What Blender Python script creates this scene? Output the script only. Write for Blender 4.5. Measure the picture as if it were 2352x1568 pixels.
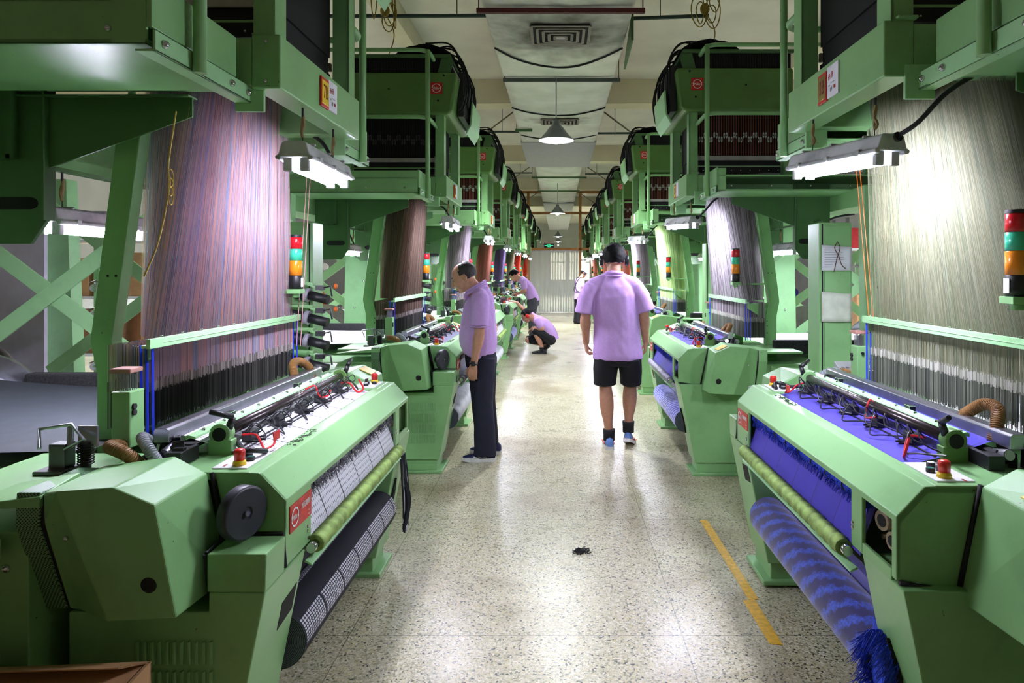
import bpy, bmesh, math, random
from mathutils import Vector, Matrix, Euler, noise
R = math.radians
PI = math.pi
random.seed(7)
sc = bpy.context.scene
col = sc.collection
for o in list(bpy.data.objects):
    bpy.data.objects.remove(o)

# ---------------------------------------------------------------- camera, world, exposure
FPX, VX, VY, CAMH = 1568.0, 1283.0, 621.0, 1.62
cam_d = bpy.data.cameras.new('camera')
cam = bpy.data.objects.new('camera', cam_d)
col.objects.link(cam)
cam.location = (0, 0, CAMH)
cam.rotation_euler = (R(90), 0, 0)
cam_d.sensor_fit = 'HORIZONTAL'
cam_d.sensor_width = 36.0
cam_d.lens = 36.0 * FPX / 2352
cam_d.shift_x = (1176 - VX) / 2352
cam_d.shift_y = (VY - 784) / 2352
cam_d.clip_start = 0.05
cam_d.clip_end = 200
sc.camera = cam

sc.view_settings.view_transform = 'Standard'
sc.view_settings.look = 'None'
sc.view_settings.gamma = 1
sc.view_settings.use_curve_mapping = False
sc.view_settings.exposure = 0.55

world = bpy.data.worlds.new('world')
sc.world = world
world.use_nodes = True
bg = world.node_tree.nodes['Background']
bg.inputs[0].default_value = (1.0, 0.88, 0.55, 1)
bg.inputs[1].default_value = 0.12
cy = sc.cycles
cy.max_bounces = 6
cy.diffuse_bounces = 3
cy.glossy_bounces = 3
cy.transmission_bounces = 4
cy.transparent_max_bounces = 12
cy.adaptive_threshold = 0.02
LAMP = 215.0       # emission of the loom strip lamps' tubes
REAR = 260.0
PEND = 330.0      # watts of each hanging lamp over the aisle


# ---------------------------------------------------------------- materials
def srgb(r, g, b):
    def f(c):
        c /= 255.0
        return c / 12.92 if c <= 0.04045 else ((c + 0.055) / 1.055) ** 2.4
    return (f(r), f(g), f(b), 1)


def new_mat(name):
    m = bpy.data.materials.new(name)
    m.use_nodes = True
    nt = m.node_tree
    return m, nt, nt.nodes['Principled BSDF']


def N(nt, t, **kw):
    n = nt.nodes.new(t)
    for k, v in kw.items():
        setattr(n, k, v)
    return n


def ramp(nt, stops, interp='LINEAR'):
    n = nt.nodes.new('ShaderNodeValToRGB')
    n.color_ramp.interpolation = interp
    e = n.color_ramp.elements
    while len(e) > 1:
        e.remove(e[-1])
    e[0].position, e[0].color = stops[0]
    for p, c in stops[1:]:
        x = e.new(p)
        x.color = c
    return n


def M(name, rgb, rough=0.5, metal=0.0, var=0.08, scale=14.0, bump=0.0, bscale=200.0, spec=0.5, coat=0.0, emit=None, es=0):
    """plain procedural material: base colour broken up a little by noise, optional fine bump"""
    m, nt, b = new_mat(name)
    c = rgb if len(rgb) == 4 else (*rgb, 1)
    tc = N(nt, 'ShaderNodeTexCoord')
    nz = N(nt, 'ShaderNodeTexNoise')
    nz.inputs['Scale'].default_value = scale
    nz.inputs['Detail'].default_value = 5
    nt.links.new(tc.outputs['Object'], nz.inputs['Vector'])
    lo = tuple(x * (1 - var * 2) for x in c[:3]) + (1,)
    hi = tuple(min(1, x * (1 + var)) for x in c[:3]) + (1,)
    rp = ramp(nt, [(0.3, lo), (0.62, hi)])
    nt.links.new(nz.outputs['Fac'], rp.inputs['Fac'])
    nt.links.new(rp.outputs['Color'], b.inputs['Base Color'])
    b.inputs['Roughness'].default_value = rough
    b.inputs['Metallic'].default_value = metal
    b.inputs['Specular IOR Level'].default_value = spec
    b.inputs['Coat Weight'].default_value = coat
    if bump:
        n2 = N(nt, 'ShaderNodeTexNoise')
        n2.inputs['Scale'].default_value = bscale
        nt.links.new(tc.outputs['Object'], n2.inputs['Vector'])
        bp = N(nt, 'ShaderNodeBump')
        bp.inputs['Strength'].default_value = bump
        bp.inputs['Distance'].default_value = 0.002
        nt.links.new(n2.outputs['Fac'], bp.inputs['Height'])
        nt.links.new(bp.outputs['Normal'], b.inputs['Normal'])
    if emit:
        b.inputs['Emission Color'].default_value = emit
        b.inputs['Emission Strength'].default_value = es
    return m


def paint(name, rgb, rough=0.34):
    """machine enamel: fine orange-peel bump, faint dirt and rare rust specks"""
    m, nt, b = new_mat(name)
    tc = N(nt, 'ShaderNodeTexCoord')
    nz = N(nt, 'ShaderNodeTexNoise'); nz.inputs['Scale'].default_value = 3.5; nz.inputs['Detail'].default_value = 8
    nz.inputs['Roughness'].default_value = 0.65
    nt.links.new(tc.outputs['Object'], nz.inputs['Vector'])
    c = rgb
    rp = ramp(nt, [(0.28, tuple(x * .8 for x in c[:3]) + (1,)), (0.5, c), (0.75, tuple(min(1, x * 1.07) for x in c[:3]) + (1,))])
    nt.links.new(nz.outputs['Fac'], rp.inputs['Fac'])
    n2 = N(nt, 'ShaderNodeTexNoise'); n2.inputs['Scale'].default_value = 38; n2.inputs['Detail'].default_value = 3
    nt.links.new(tc.outputs['Object'], n2.inputs['Vector'])
    rr = ramp(nt, [(0.735, (0, 0, 0, 1)), (0.78, (1, 1, 1, 1))])
    nt.links.new(n2.outputs['Fac'], rr.inputs['Fac'])
    mx = N(nt, 'ShaderNodeMix', data_type='RGBA')
    nt.links.new(rr.outputs['Color'], mx.inputs['Factor'])
    nt.links.new(rp.outputs['Color'], mx.inputs['A'])
    mx.inputs['B'].default_value = (0.09, 0.07, 0.03, 1)
    nt.links.new(mx.outputs['Result'], b.inputs['Base Color'])
    rg = ramp(nt, [(0.3, (rough - .06,) * 3 + (1,)), (0.7, (rough + .1,) * 3 + (1,))])
    nt.links.new(nz.outputs['Fac'], rg.inputs['Fac'])
    nt.links.new(rg.outputs['Color'], b.inputs['Roughness'])
    n3 = N(nt, 'ShaderNodeTexNoise'); n3.inputs['Scale'].default_value = 420
    nt.links.new(tc.outputs['Object'], n3.inputs['Vector'])
    bp = N(nt, 'ShaderNodeBump'); bp.inputs['Strength'].default_value = 0.12; bp.inputs['Distance'].default_value = 0.001
    nt.links.new(n3.outputs['Fac'], bp.inputs['Height'])
    nt.links.new(bp.outputs['Normal'], b.inputs['Normal'])
    return m


def threads(name, cols, rough=0.7):
    """cord colours picked per cord from the mesh's own per-cord random attribute"""
    m, nt, b = new_mat(name)
    at = N(nt, 'ShaderNodeAttribute', attribute_name='rnd')
    k = len(cols)
    rp = ramp(nt, [(i / k, c) for i, c in enumerate(cols)], 'CONSTANT')
    nt.links.new(at.outputs['Fac'], rp.inputs['Fac'])
    nt.links.new(rp.outputs['Color'], b.inputs['Base Color'])
    b.inputs['Roughness'].default_value = rough
    return m


GREEN = srgb(132, 182, 120)
m_green = paint('green_enamel', GREEN)
m_dgreen = paint('dark_green_enamel', srgb(66, 104, 58), 0.4)
m_lgreen = paint('pale_green_enamel', srgb(156, 208, 150), 0.4)
m_green_warm = paint('warm_lit_green_enamel', srgb(88, 128, 62), 0.4)  # machine green with the warm ambient light's olive cast put into the colour
m_black = M('black_plastic', srgb(26, 26, 30), 0.42)
m_dark = M('black_recess', srgb(12, 13, 12), 0.8)
m_rubber = M('black_rubber_seal', srgb(14, 15, 20), 0.7)
m_wheel = M('charcoal_plastic', srgb(44, 46, 52), 0.42, bump=.15, bscale=500)
m_steel = M('brushed_steel', srgb(170, 170, 178), 0.28, 0.9)
m_chrome = M('polished_steel', srgb(205, 205, 212), 0.14, 1.0)
m_tube = M('dark_bronzed_steel', srgb(74, 66, 68), 0.24, 0.75)
m_white = M('white_plastic', srgb(232, 232, 236), 0.45, var=.03)
m_paper = M('white_paper', srgb(226, 226, 232), 0.8, var=.05)
m_red = M('red_plastic', srgb(206, 38, 30), 0.35)
m_yellow = M('yellow_plastic', srgb(228, 190, 24), 0.4)
m_orange = M('orange_plastic', srgb(238, 110, 30), 0.4)
m_teal = M('teal_plastic', srgb(20, 104, 92), 0.4)
m_redplate = M('red_sign_enamel', srgb(196, 34, 28), 0.4, var=.12, scale=30)
m_whiteink = M('white_print', srgb(238, 236, 234), 0.6, var=.02)
m_redink = M('red_print', srgb(170, 20, 24), 0.6, var=.02)
m_inkgrey = M('grey_print', srgb(110, 112, 124), 0.7, var=.02)
m_plateyel = M('yellow_number_plate', srgb(240, 208, 30), 0.3, var=.05)
m_brass = M('gold_number_plate', srgb(176, 150, 84), 0.22, 0.7, var=.15)
m_hose = M('brown_ribbed_hose', srgb(134, 98, 52), 0.5)
m_string = M('tan_string', srgb(150, 128, 88), 0.9)
m_wirey = M('yellow_wire', srgb(150, 126, 40), 0.6)
m_redwire = M('red_wire', srgb(222, 36, 44), 0.4)
m_lampbody = M('grey_lamp_housing', srgb(176, 178, 178), 0.5, var=.22, scale=9)
m_wood = M('pink_wood_block', srgb(168, 120, 108), 0.7)
m_dfabric = M('black_ribbed_cables', srgb(20, 21, 22), 0.85, var=.3, scale=60)
m_warpw = M('white_warp_sheet', srgb(222, 226, 234), 0.8, var=.03, bump=.2, bscale=80)
m_warpd = M('grey_blue_warp_sheet', srgb(36, 42, 50), 0.8, var=.1, bump=.2)
m_fluffd = M('black_fuzzy_padding', srgb(34, 34, 36), 1.0, var=.4, scale=90, bump=1.0, bscale=300)
m_rodred = M('reddish_brown_rods', srgb(128, 62, 46), 0.5)
m_tag = M('pale_grey_tags', srgb(196, 198, 190), 0.5)
m_amber = M('amber_lens', srgb(236, 138, 28), 0.2, var=.05)
m_redlens = M('red_lens', srgb(200, 24, 36), 0.2, var=.05)
m_greenlens = M('green_lens', srgb(60, 190, 150), 0.2, var=.05)
m_clear = M('smoky_clear_plastic', srgb(150, 146, 160), 0.15, var=.05)
m_blueyarn = M('bright_blue_yarn', srgb(30, 60, 220), 0.8)
m_card = M('brown_cardboard', srgb(196, 152, 106), 0.85, var=.08, scale=5)


def emitter(name, c, s):
    m, nt, b = new_mat(name)
    b.inputs['Base Color'].default_value = (0, 0, 0, 1)
    b.inputs['Emission Color'].default_value = c
    b.inputs['Emission Strength'].default_value = s
    return m


m_tubelit = emitter('lit_fluorescent_tube', (0.80, 0.79, 1.0, 1), LAMP)
m_tuberear = emitter('lit_rear_fluorescent_tube', (0.84, 0.82, 1.0, 1), REAR)
m_bulb = emitter('lit_bulb', (0.92, 0.95, 1.0, 1), 22)
m_exit = emitter('lit_green_sign_face', (0.05, 0.95, 0.35, 1), 1.6)
m_daylit = emitter('daylight_window_pane', (1.0, 0.96, 0.78, 1), 1.8)

# perforated sheet
m_perf, nt, b = new_mat('perforated_green_sheet')
tc = N(nt, 'ShaderNodeTexCoord')
sx_ = N(nt, 'ShaderNodeSeparateXYZ'); ad_ = N(nt, 'ShaderNodeMath', operation='ADD'); cb_ = N(nt, 'ShaderNodeCombineXYZ')
nt.links.new(tc.outputs['Object'], sx_.inputs[0]); nt.links.new(sx_.outputs['X'], ad_.inputs[0]); nt.links.new(sx_.outputs['Y'], ad_.inputs[1])
nt.links.new(ad_.outputs[0], cb_.inputs['X']); nt.links.new(sx_.outputs['Z'], cb_.inputs['Y'])
mp = N(nt, 'ShaderNodeMapping'); mp.inputs['Scale'].default_value = (150, 150, 150)
mp.inputs['Rotation'].default_value = (0, 0, R(45))
nt.links.new(cb_.outputs[0], mp.inputs['Vector'])
vo = N(nt, 'ShaderNodeTexVoronoi'); vo.voronoi_dimensions = '2D'; vo.inputs['Randomness'].default_value = 0.0; vo.inputs['Scale'].default_value = 1.0
nt.links.new(mp.outputs['Vector'], vo.inputs['Vector'])
rp = ramp(nt, [(0.30, (0.004, 0.006, 0.004, 1)), (0.36, srgb(112, 156, 112))])
nt.links.new(vo.outputs['Distance'], rp.inputs['Fac'])
nt.links.new(rp.outputs['Color'], b.inputs['Base Color'])
b.inputs['Roughness'].default_value = 0.45


def cloth_white(name, base, line, dots):
    """woven label cloth: squares ruled off by thin lines with rows of small dots"""
    m, nt, b = new_mat(name)
    tc = N(nt, 'ShaderNodeTexCoord')
    br = N(nt, 'ShaderNodeTexBrick'); br.offset = 0
    br.inputs['Color1'].default_value = base; br.inputs['Color2'].default_value = base
    br.inputs['Mortar'].default_value = line
    br.inputs['Scale'].default_value = 1.0
    br.inputs['Mortar Size'].default_value = 0.0035
    br.inputs['Mortar Smooth'].default_value = 0
    br.inputs['Brick Width'].default_value = 0.205
    br.inputs['Row Height'].default_value = 0.145
    nt.links.new(tc.outputs['UV'], br.inputs['Vector'])
    mp = N(nt, 'ShaderNodeMapping'); mp.inputs['Scale'].default_value = (62, 78, 1)
    nt.links.new(tc.outputs['UV'], mp.inputs['Vector'])
    vo = N(nt, 'ShaderNodeTexVoronoi'); vo.inputs['Randomness'].default_value = 0; vo.inputs['Scale'].default_value = 1
    nt.links.new(mp.outputs['Vector'], vo.inputs['Vector'])
    rp = ramp(nt, [(0.2, (1, 1, 1, 1)), (0.28, (0, 0, 0, 1))])
    nt.links.new(vo.outputs['Distance'], rp.inputs['Fac'])
    mx = N(nt, 'ShaderNodeMix', data_type='RGBA')
    nt.links.new(rp.outputs['Color'], mx.inputs['Factor'])
    nt.links.new(br.outputs['Color'], mx.inputs['A'])
    mx.inputs['B'].default_value = dots
    nt.links.new(mx.outputs['Result'], b.inputs['Base Color'])
    b.inputs['Roughness'].default_value = 0.85
    return m


def cloth_plain(name, base, line, width=0.21):
    m, nt, b = new_mat(name)
    tc = N(nt, 'ShaderNodeTexCoord')
    br = N(nt, 'ShaderNodeTexBrick'); br.offset = 0
    br.inputs['Color1'].default_value = base; br.inputs['Color2'].default_value = tuple(x * .9 for x in base[:3]) + (1,)
    br.inputs['Mortar'].default_value = line
    br.inputs['Scale'].default_value = 1.0
    br.inputs['Mortar Size'].default_value = 0.0022
    br.inputs['Brick Width'].default_value = width
    br.inputs['Row Height'].default_value = 3.0
    nt.links.new(tc.outputs['UV'], br.inputs['Vector'])
    nz = N(nt, 'ShaderNodeTexNoise'); nz.inputs['Scale'].default_value = 9
    nt.links.new(tc.outputs['UV'], nz.inputs['Vector'])
    mx = N(nt, 'ShaderNodeMix', data_type='RGBA', blend_type='MULTIPLY')
    mx.inputs['Factor'].default_value = 0.5
    rp = ramp(nt, [(0.3, (.7, .7, .7, 1)), (0.7, (1, 1, 1, 1))])
    nt.links.new(nz.outputs['Fac'], rp.inputs['Fac'])
    nt.links.new(br.outputs['Color'], mx.inputs['A'])
    nt.links.new(rp.outputs['Color'], mx.inputs['B'])
    nt.links.new(mx.outputs['Result'], b.inputs['Base Color'])
    b.inputs['Roughness'].default_value = 0.8
    b.inputs['Sheen Weight'].default_value = 0.3
    return m


def cloth_stripes(name, base, light, n=30.0):
    m, nt, b = new_mat(name)
    tc = N(nt, 'ShaderNodeTexCoord')
    wv = N(nt, 'ShaderNodeTexWave', wave_type='BANDS', bands_direction='X'); wv.inputs['Scale'].default_value = n
    wv.inputs['Distortion'].default_value = 0.3
    nt.links.new(tc.outputs['UV'], wv.inputs['Vector'])
    rp = ramp(nt, [(0.62, base), (0.9, light)])
    nt.links.new(wv.outputs['Fac'], rp.inputs['Fac'])
    nt.links.new(rp.outputs['Color'], b.inputs['Base Color'])
    b.inputs['Roughness'].default_value = 0.75
    return m


def roll_dashes(name):
    """black cloth roll with bands of small white dashes"""
    m, nt, b = new_mat(name)
    tc = N(nt, 'ShaderNodeTexCoord')
    mp = N(nt, 'ShaderNodeMapping'); mp.inputs['Scale'].default_value = (58, 95, 1)
    nt.links.new(tc.outputs['UV'], mp.inputs['Vector'])
    vo = N(nt, 'ShaderNodeTexVoronoi', distance='CHEBYCHEV'); vo.inputs['Randomness'].default_value = 0; vo.inputs['Scale'].default_value = 1
    nt.links.new(mp.outputs['Vector'], vo.inputs['Vector'])
    r1 = ramp(nt, [(0.34, (1, 1, 1, 1)), (0.38, (0, 0, 0, 1))])
    nt.links.new(vo.outputs['Distance'], r1.inputs['Fac'])
    wv = N(nt, 'ShaderNodeTexWave', wave_type='BANDS', bands_direction='Y'); wv.inputs['Scale'].default_value = 1.75
    nt.links.new(tc.outputs['UV'], wv.inputs['Vector'])
    r2 = ramp(nt, [(0.5, (0, 0, 0, 1)), (0.56, (1, 1, 1, 1))])
    nt.links.new(wv.outputs['Fac'], r2.inputs['Fac'])
    br = N(nt, 'ShaderNodeTexBrick'); br.offset = 0
    br.inputs['Color1'].default_value = (1, 1, 1, 1); br.inputs['Color2'].default_value = (1, 1, 1, 1); br.inputs['Mortar'].default_value = (0, 0, 0, 1)
    br.inputs['Scale'].default_value = 1; br.inputs['Mortar Size'].default_value = 0.007
    br.inputs['Brick Width'].default_value = 0.205; br.inputs['Row Height'].default_value = 5
    nt.links.new(tc.outputs['UV'], br.inputs['Vector'])
    a = N(nt, 'ShaderNodeMath', operation='MULTIPLY'); c = N(nt, 'ShaderNodeMath', operation='MULTIPLY')
    nt.links.new(r1.outputs['Color'], a.inputs[0]); nt.links.new(r2.outputs['Color'], a.inputs[1])
    nt.links.new(a.outputs[0], c.inputs[0]); nt.links.new(br.outputs['Color'], c.inputs[1])
    mx = N(nt, 'ShaderNodeMix', data_type='RGBA')
    nt.links.new(c.outputs[0], mx.inputs['Factor'])
    mx.inputs['A'].default_value = srgb(20, 20, 32); mx.inputs['B'].default_value = srgb(205, 205, 215)
    nt.links.new(mx.outputs['Result'], b.inputs['Base Color'])
    b.inputs['Roughness'].default_value = 0.85
    return m


def roll_fur(name, dark, light, sx=34.0):
    m, nt, b = new_mat(name)
    tc = N(nt, 'ShaderNodeTexCoord')
    wv = N(nt, 'ShaderNodeTexWave', wave_type='BANDS', bands_direction='DIAGONAL'); wv.inputs['Scale'].default_value = sx / 6
    wv.inputs['Distortion'].default_value = 3.0; wv.inputs['Detail'].default_value = 3
    wv.inputs['Detail Scale'].default_value = 6
    nt.links.new(tc.outputs['UV'], wv.inputs['Vector'])
    nz = N(nt, 'ShaderNodeTexNoise'); nz.inputs['Scale'].default_value = 120
    nt.links.new(tc.outputs['UV'], nz.inputs['Vector'])
    ad = N(nt, 'ShaderNodeMath', operation='MULTIPLY')
    nt.links.new(wv.outputs['Fac'], ad.inputs[0]); nt.links.new(nz.outputs['Fac'], ad.inputs[1])
    rp = ramp(nt, [(0.18, dark), (0.62, light)])
    nt.links.new(ad.outputs[0], rp.inputs['Fac'])
    nt.links.new(rp.outputs['Color'], b.inputs['Base Color'])
    b.inputs['Roughness'].default_value = 0.8
    b.inputs['Sheen Weight'].default_value = 0.5
    return m


BLUE = srgb(62, 44, 200)
cl_white = cloth_white('white_label_cloth', srgb(232, 232, 240), srgb(24, 24, 32), srgb(150, 150, 158))
cl_blue = cloth_plain('royal_blue_cloth', srgb(58, 40, 190), srgb(24, 14, 100))
cl_dark = cloth_stripes('dark_striped_cloth', srgb(36, 36, 54), srgb(150, 150, 180), 26)
cl_grey = cloth_stripes('pale_striped_cloth', srgb(150, 150, 160), srgb(225, 225, 232), 14)
rl_dash = roll_dashes('black_and_white_roll_cloth')
rl_blue = roll_fur('blue_fur_roll_cloth', srgb(22, 12, 92), srgb(52, 92, 220))
rl_bluew = roll_fur('blue_and_white_roll_cloth', srgb(60, 70, 220), srgb(232, 236, 255), 60)
rl_white = M('white_roll_cloth', srgb(214, 216, 226), 0.8)
rl_blk = M('black_roll_cloth', srgb(28, 28, 36), 0.8)
fl_grey = M('grey_selvedge_fluff', srgb(112, 112, 120), 1.0, var=.5, scale=120, bump=1, bscale=400)
fl_blue = M('blue_selvedge_fluff', srgb(40, 66, 190), 1.0, var=.35, scale=120, bump=1, bscale=400)
rv_green = M('green_wound_tape', srgb(132, 160, 82), 0.75, var=.22, scale=26, bump=.5, bscale=60)
rv_grey = M('grey_roller_sleeve', srgb(150, 150, 160), 0.4)


# ---------------------------------------------------------------- mesh builder
class MB:
    def __init__(self):
        self.v = []; self.f = []; self.mi = []; self.sm = []; self.uv = {}

    def add(self, vs, fs, mat=0, smooth=False):
        o = len(self.v)
        self.v += [tuple(p) for p in vs]
        for f in fs:
            self.f.append([i + o for i in f]); self.mi.append(mat); self.sm.append(smooth)
        return o

    def box(self, x0, x1, y0, y1, z0, z1, mat=0):
        vs = [(x, y, z) for z in (z0, z1) for y in (y0, y1) for x in (x0, x1)]
        self.add(vs, [(0, 2, 3, 1), (4, 5, 7, 6), (0, 1, 5, 4), (2, 6, 7, 3), (0, 4, 6, 2), (1, 3, 7, 5)], mat)
        return self

    def prism(self, prof, t0, t1, axis='x', mat=0):
        def P(u, v, t):
            return (t, u, v) if axis == 'x' else ((u, t, v) if axis == 'y' else (u, v, t))
        n = len(prof)
        vs = [P(u, v, t0) for u, v in prof] + [P(u, v, t1) for u, v in prof]
        fs = [list(range(n))[::-1], list(range(n, 2 * n))] + [(i, (i + 1) % n, n + (i + 1) % n, n + i) for i in range(n)]
        self.add(vs, fs, mat)
        return self

    def tube(self, pts, r, n=8, mat=0, closed=False, cap=True):
        pts = [Vector(p) for p in pts]
        k = len(pts)
        rs = r if isinstance(r, (list, tuple)) else [r] * k
        up = None
        vs = []
        for i, p in enumerate(pts):
            a = pts[i - 1] if i > 0 else (pts[-1] if closed else pts[0])
            c = pts[i + 1] if i < k - 1 else (pts[0] if closed else pts[-1])
            t = (c - a)
            t = t.normalized() if t.length > 1e-9 else Vector((0, 0, 1))
            if up is None:
                up = Vector((0, 0, 1)) if abs(t.z) < .9 else Vector((1, 0, 0))
            s = t.cross(up)
            if s.length < 1e-6:
                s = t.orthogonal()
            s.normalize()
            up = s.cross(t).normalized()
            for j in range(n):
                a2 = 2 * PI * j / n
                vs.append(p + (s * math.cos(a2) + up * math.sin(a2)) * rs[i])
        fs = []
        for i in range(k - 1 if not closed else k):
            i2 = (i + 1) % k
            for j in range(n):
                fs.append((i * n + j, i * n + (j + 1) % n, i2 * n + (j + 1) % n, i2 * n + j))
        o = self.add(vs, fs, mat, True)
        if cap and not closed:
            self.f.append([o + j for j in range(n)][::-1]); self.mi.append(mat); self.sm.append(False)
            self.f.append([o + (k - 1) * n + j for j in range(n)]); self.mi.append(mat); self.sm.append(False)
        return self

    def cyl(self, p, q, r, r2=None, n=20, mat=0):
        return self.tube([p, q], [r, r if r2 is None else r2], n, mat)

    def bar(self, p, q, w, h, mat=0, up=(0, 0, 1)):
        p, q = Vector(p), Vector(q)
        t = (q - p).normalized()
        u = Vector(up)
        s = t.cross(u)
        if s.length < 1e-6:
            s = t.orthogonal()
        s.normalize()
        u = s.cross(t).normalized()
        vs = []
        for c in (p, q):
            for a, b2 in ((-1, -1), (1, -1), (1, 1), (-1, 1)):
                vs.append(c + s * (a * w / 2) + u * (b2 * h / 2))
        self.add(vs, [(3, 2, 1, 0), (4, 5, 6, 7), (0, 1, 5, 4), (1, 2, 6, 5), (2, 3, 7, 6), (3, 0, 4, 7)], mat)
        return self

    def hull(self, pts, mat=0):
        bm = bmesh.new()
        vs = [bm.verts.new(p) for p in pts]
        bmesh.ops.convex_hull(bm, input=vs)
        bmesh.ops.dissolve_limit(bm, angle_limit=R(2), verts=bm.verts, edges=bm.edges)
        bm.verts.index_update()
        self.add([v.co.copy() for v in bm.verts], [[v.index for v in f.verts] for f in bm.faces], mat)
        bm.free()
        return self

    def ball(self, c, rad, nu=14, nv=9, mat=0, rot=None):
        c = Vector(c)
        rx, ry, rz = rad if isinstance(rad, (tuple, list)) else (rad,) * 3
        vs = [Vector((0, 0, -rz))]
        for i in range(1, nv):
            th = PI * i / nv
            for j in range(nu):
                ph = 2 * PI * j / nu
                vs.append(Vector((rx * math.sin(th) * math.cos(ph), ry * math.sin(th) * math.sin(ph), -rz * math.cos(th))))
        vs.append(Vector((0, 0, rz)))
        if rot is not None:
            vs = [rot @ v for v in vs]
        fs = [(0, 1 + (j + 1) % nu, 1 + j) for j in range(nu)]
        for i in range(nv - 2):
            for j in range(nu):
                fs.append((1 + i * nu + j, 1 + i * nu + (j + 1) % nu, 1 + (i + 1) * nu + (j + 1) % nu, 1 + (i + 1) * nu + j))
        last = len(vs) - 1
        fs += [(last, 1 + (nv - 2) * nu + j, 1 + (nv - 2) * nu + (j + 1) % nu) for j in range(nu)]
        self.add([v + c for v in vs], fs, mat, True)
        return self

    def grid(self, fn, nu, nv, mat=0, smooth=True, uvs=(1, 1)):
        """open sheet from fn(u, v), with UVs in metres given by uvs"""
        vs = [fn(i / nu, j / nv) for j in range(nv + 1) for i in range(nu + 1)]
        o = len(self.v)
        fs = [(j * (nu + 1) + i, j * (nu + 1) + i + 1, (j + 1) * (nu + 1) + i + 1, (j + 1) * (nu + 1) + i) for j in range(nv) for i in range(nu)]
        self.add(vs, fs, mat, smooth)
        for j in range(nv + 1):
            for i in range(nu + 1):
                self.uv[o + j * (nu + 1) + i] = (i / nu * uvs[0], j / nv * uvs[1])
        return self

    def build(self, name, mats, parent=None, bevel=0.0, off=(0, 0, 0), normals=True, seg=2):
        if not isinstance(mats, (list, tuple)):
            mats = [mats]
        bm = bmesh.new()
        uvl = bm.loops.layers.uv.new('UVMap') if self.uv else None
        vs = [bm.verts.new((p[0] + off[0], p[1] + off[1], p[2] + off[2])) for p in self.v]
        for f, mi, s in zip(self.f, self.mi, self.sm):
            try:
                bf = bm.faces.new([vs[i] for i in f])
            except ValueError:
                continue
            bf.material_index = mi
            bf.smooth = s
            if uvl:
                for lp, i in zip(bf.loops, f):
                    lp[uvl].uv = self.uv.get(i, (0, 0))
        if normals:
            bmesh.ops.recalc_face_normals(bm, faces=bm.faces)
        for e in bm.edges:
            if len(e.link_faces) == 2 and e.link_faces[0].smooth and e.link_faces[1].smooth and e.calc_face_angle(0) > R(48):
                e.smooth = False
        if bevel > 0:
            es = [e for e in bm.edges if len(e.link_faces) == 2 and e.calc_face_angle(0) > R(20) and not (e.link_faces[0].smooth and e.link_faces[1].smooth)]
            bmesh.ops.bevel(bm, geom=es, offset=bevel, segments=seg, profile=0.5, affect='EDGES', clamp_overlap=True)
        me = bpy.data.meshes.new(name)
        bm.to_mesh(me)
        bm.free()
        for m in mats:
            me.materials.append(m)
        o = bpy.data.objects.new(name, me)
        col.objects.link(o)
        if parent is not None:
            o.parent = parent
        return o


def tag(o, label=None, cat=None, group=None, kind=None):
    if label: o['label'] = label
    if cat: o['category'] = cat
    if group: o['group'] = group
    if kind: o['kind'] = kind
    return o


def empty(name, loc=(0, 0, 0), rz=0.0):
    o = bpy.data.objects.new(name, None)
    o.empty_display_size = 0.1
    col.objects.link(o)
    o.location = loc
    o.rotation_euler = (0, 0, rz)
    return o


def copy_tree(o, parent=None, table=None):
    c = o.copy()
    col.objects.link(c)
    if parent is not None:
        c.parent = parent
    if table is not None:
        table[o.name] = c
    for ch in list(o.children):
        copy_tree(ch, c, table)
    return c


def text_mesh(name, s, size, mat, parent, mtx, extrude=0.0008, sx=1.0, align='CENTER'):
    cu = bpy.data.curves.new('lettering_outline', 'FONT')
    cu.body = s
    cu.size = size
    cu.align_x = align
    cu.align_y = 'CENTER'
    cu.extrude = extrude
    cu.resolution_u = 3
    to = bpy.data.objects.new('lettering_outline', cu)
    col.objects.link(to)
    dg = bpy.context.evaluated_depsgraph_get()
    me = bpy.data.meshes.new_from_object(to.evaluated_get(dg))
    bpy.data.objects.remove(to)
    bpy.data.curves.remove(cu)
    me.transform(Matrix.Diagonal((sx, 1, 1, 1)))
    me.transform(mtx)
    me.materials.clear()
    me.materials.append(mat)
    o = bpy.data.objects.new(name, me)
    col.objects.link(o)
    if parent is not None:
        o.parent = parent
    return o


def face_mtx(loc, facing):
    """frame whose local x runs to the viewer's right, y up and z towards the viewer"""
    z = Vector(facing).normalized()
    up = Vector((0, 0, 1))
    x = up.cross(z).normalized()
    y = z.cross(x)
    m = Matrix((x, y, z)).transposed().to_4x4()
    m.translation = Vector(loc)
    return m


def spline(pts, n=8):
    """Catmull-Rom through the points"""
    P = [Vector(p) for p in pts]
    P = [P[0] * 2 - P[1]] + P + [P[-1] * 2 - P[-2]]
    out = []
    for i in range(1, len(P) - 2):
        for k in range(n):
            t = k / n
            a, b2, c, d = P[i - 1], P[i], P[i + 1], P[i + 2]
            out.append(0.5 * ((2 * b2) + (c - a) * t + (2 * a - 5 * b2 + 4 * c - d) * t * t + (3 * b2 - a - 3 * c + d) * t ** 3))
    out.append(P[-2])
    return out

# ---------------------------------------------------------------- the loom
# Loom frame: x along the machine from its handwheel end, y = depth from the aisle's middle (minus B0), z up.
B0 = 1.2
OFF = (0, -B0, 0)
DA = 0.0


def P(name, mb, mats, parent, bevel=0.0, **kw):
    return mb.build(name, mats, parent, bevel, OFF, **kw)


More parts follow.
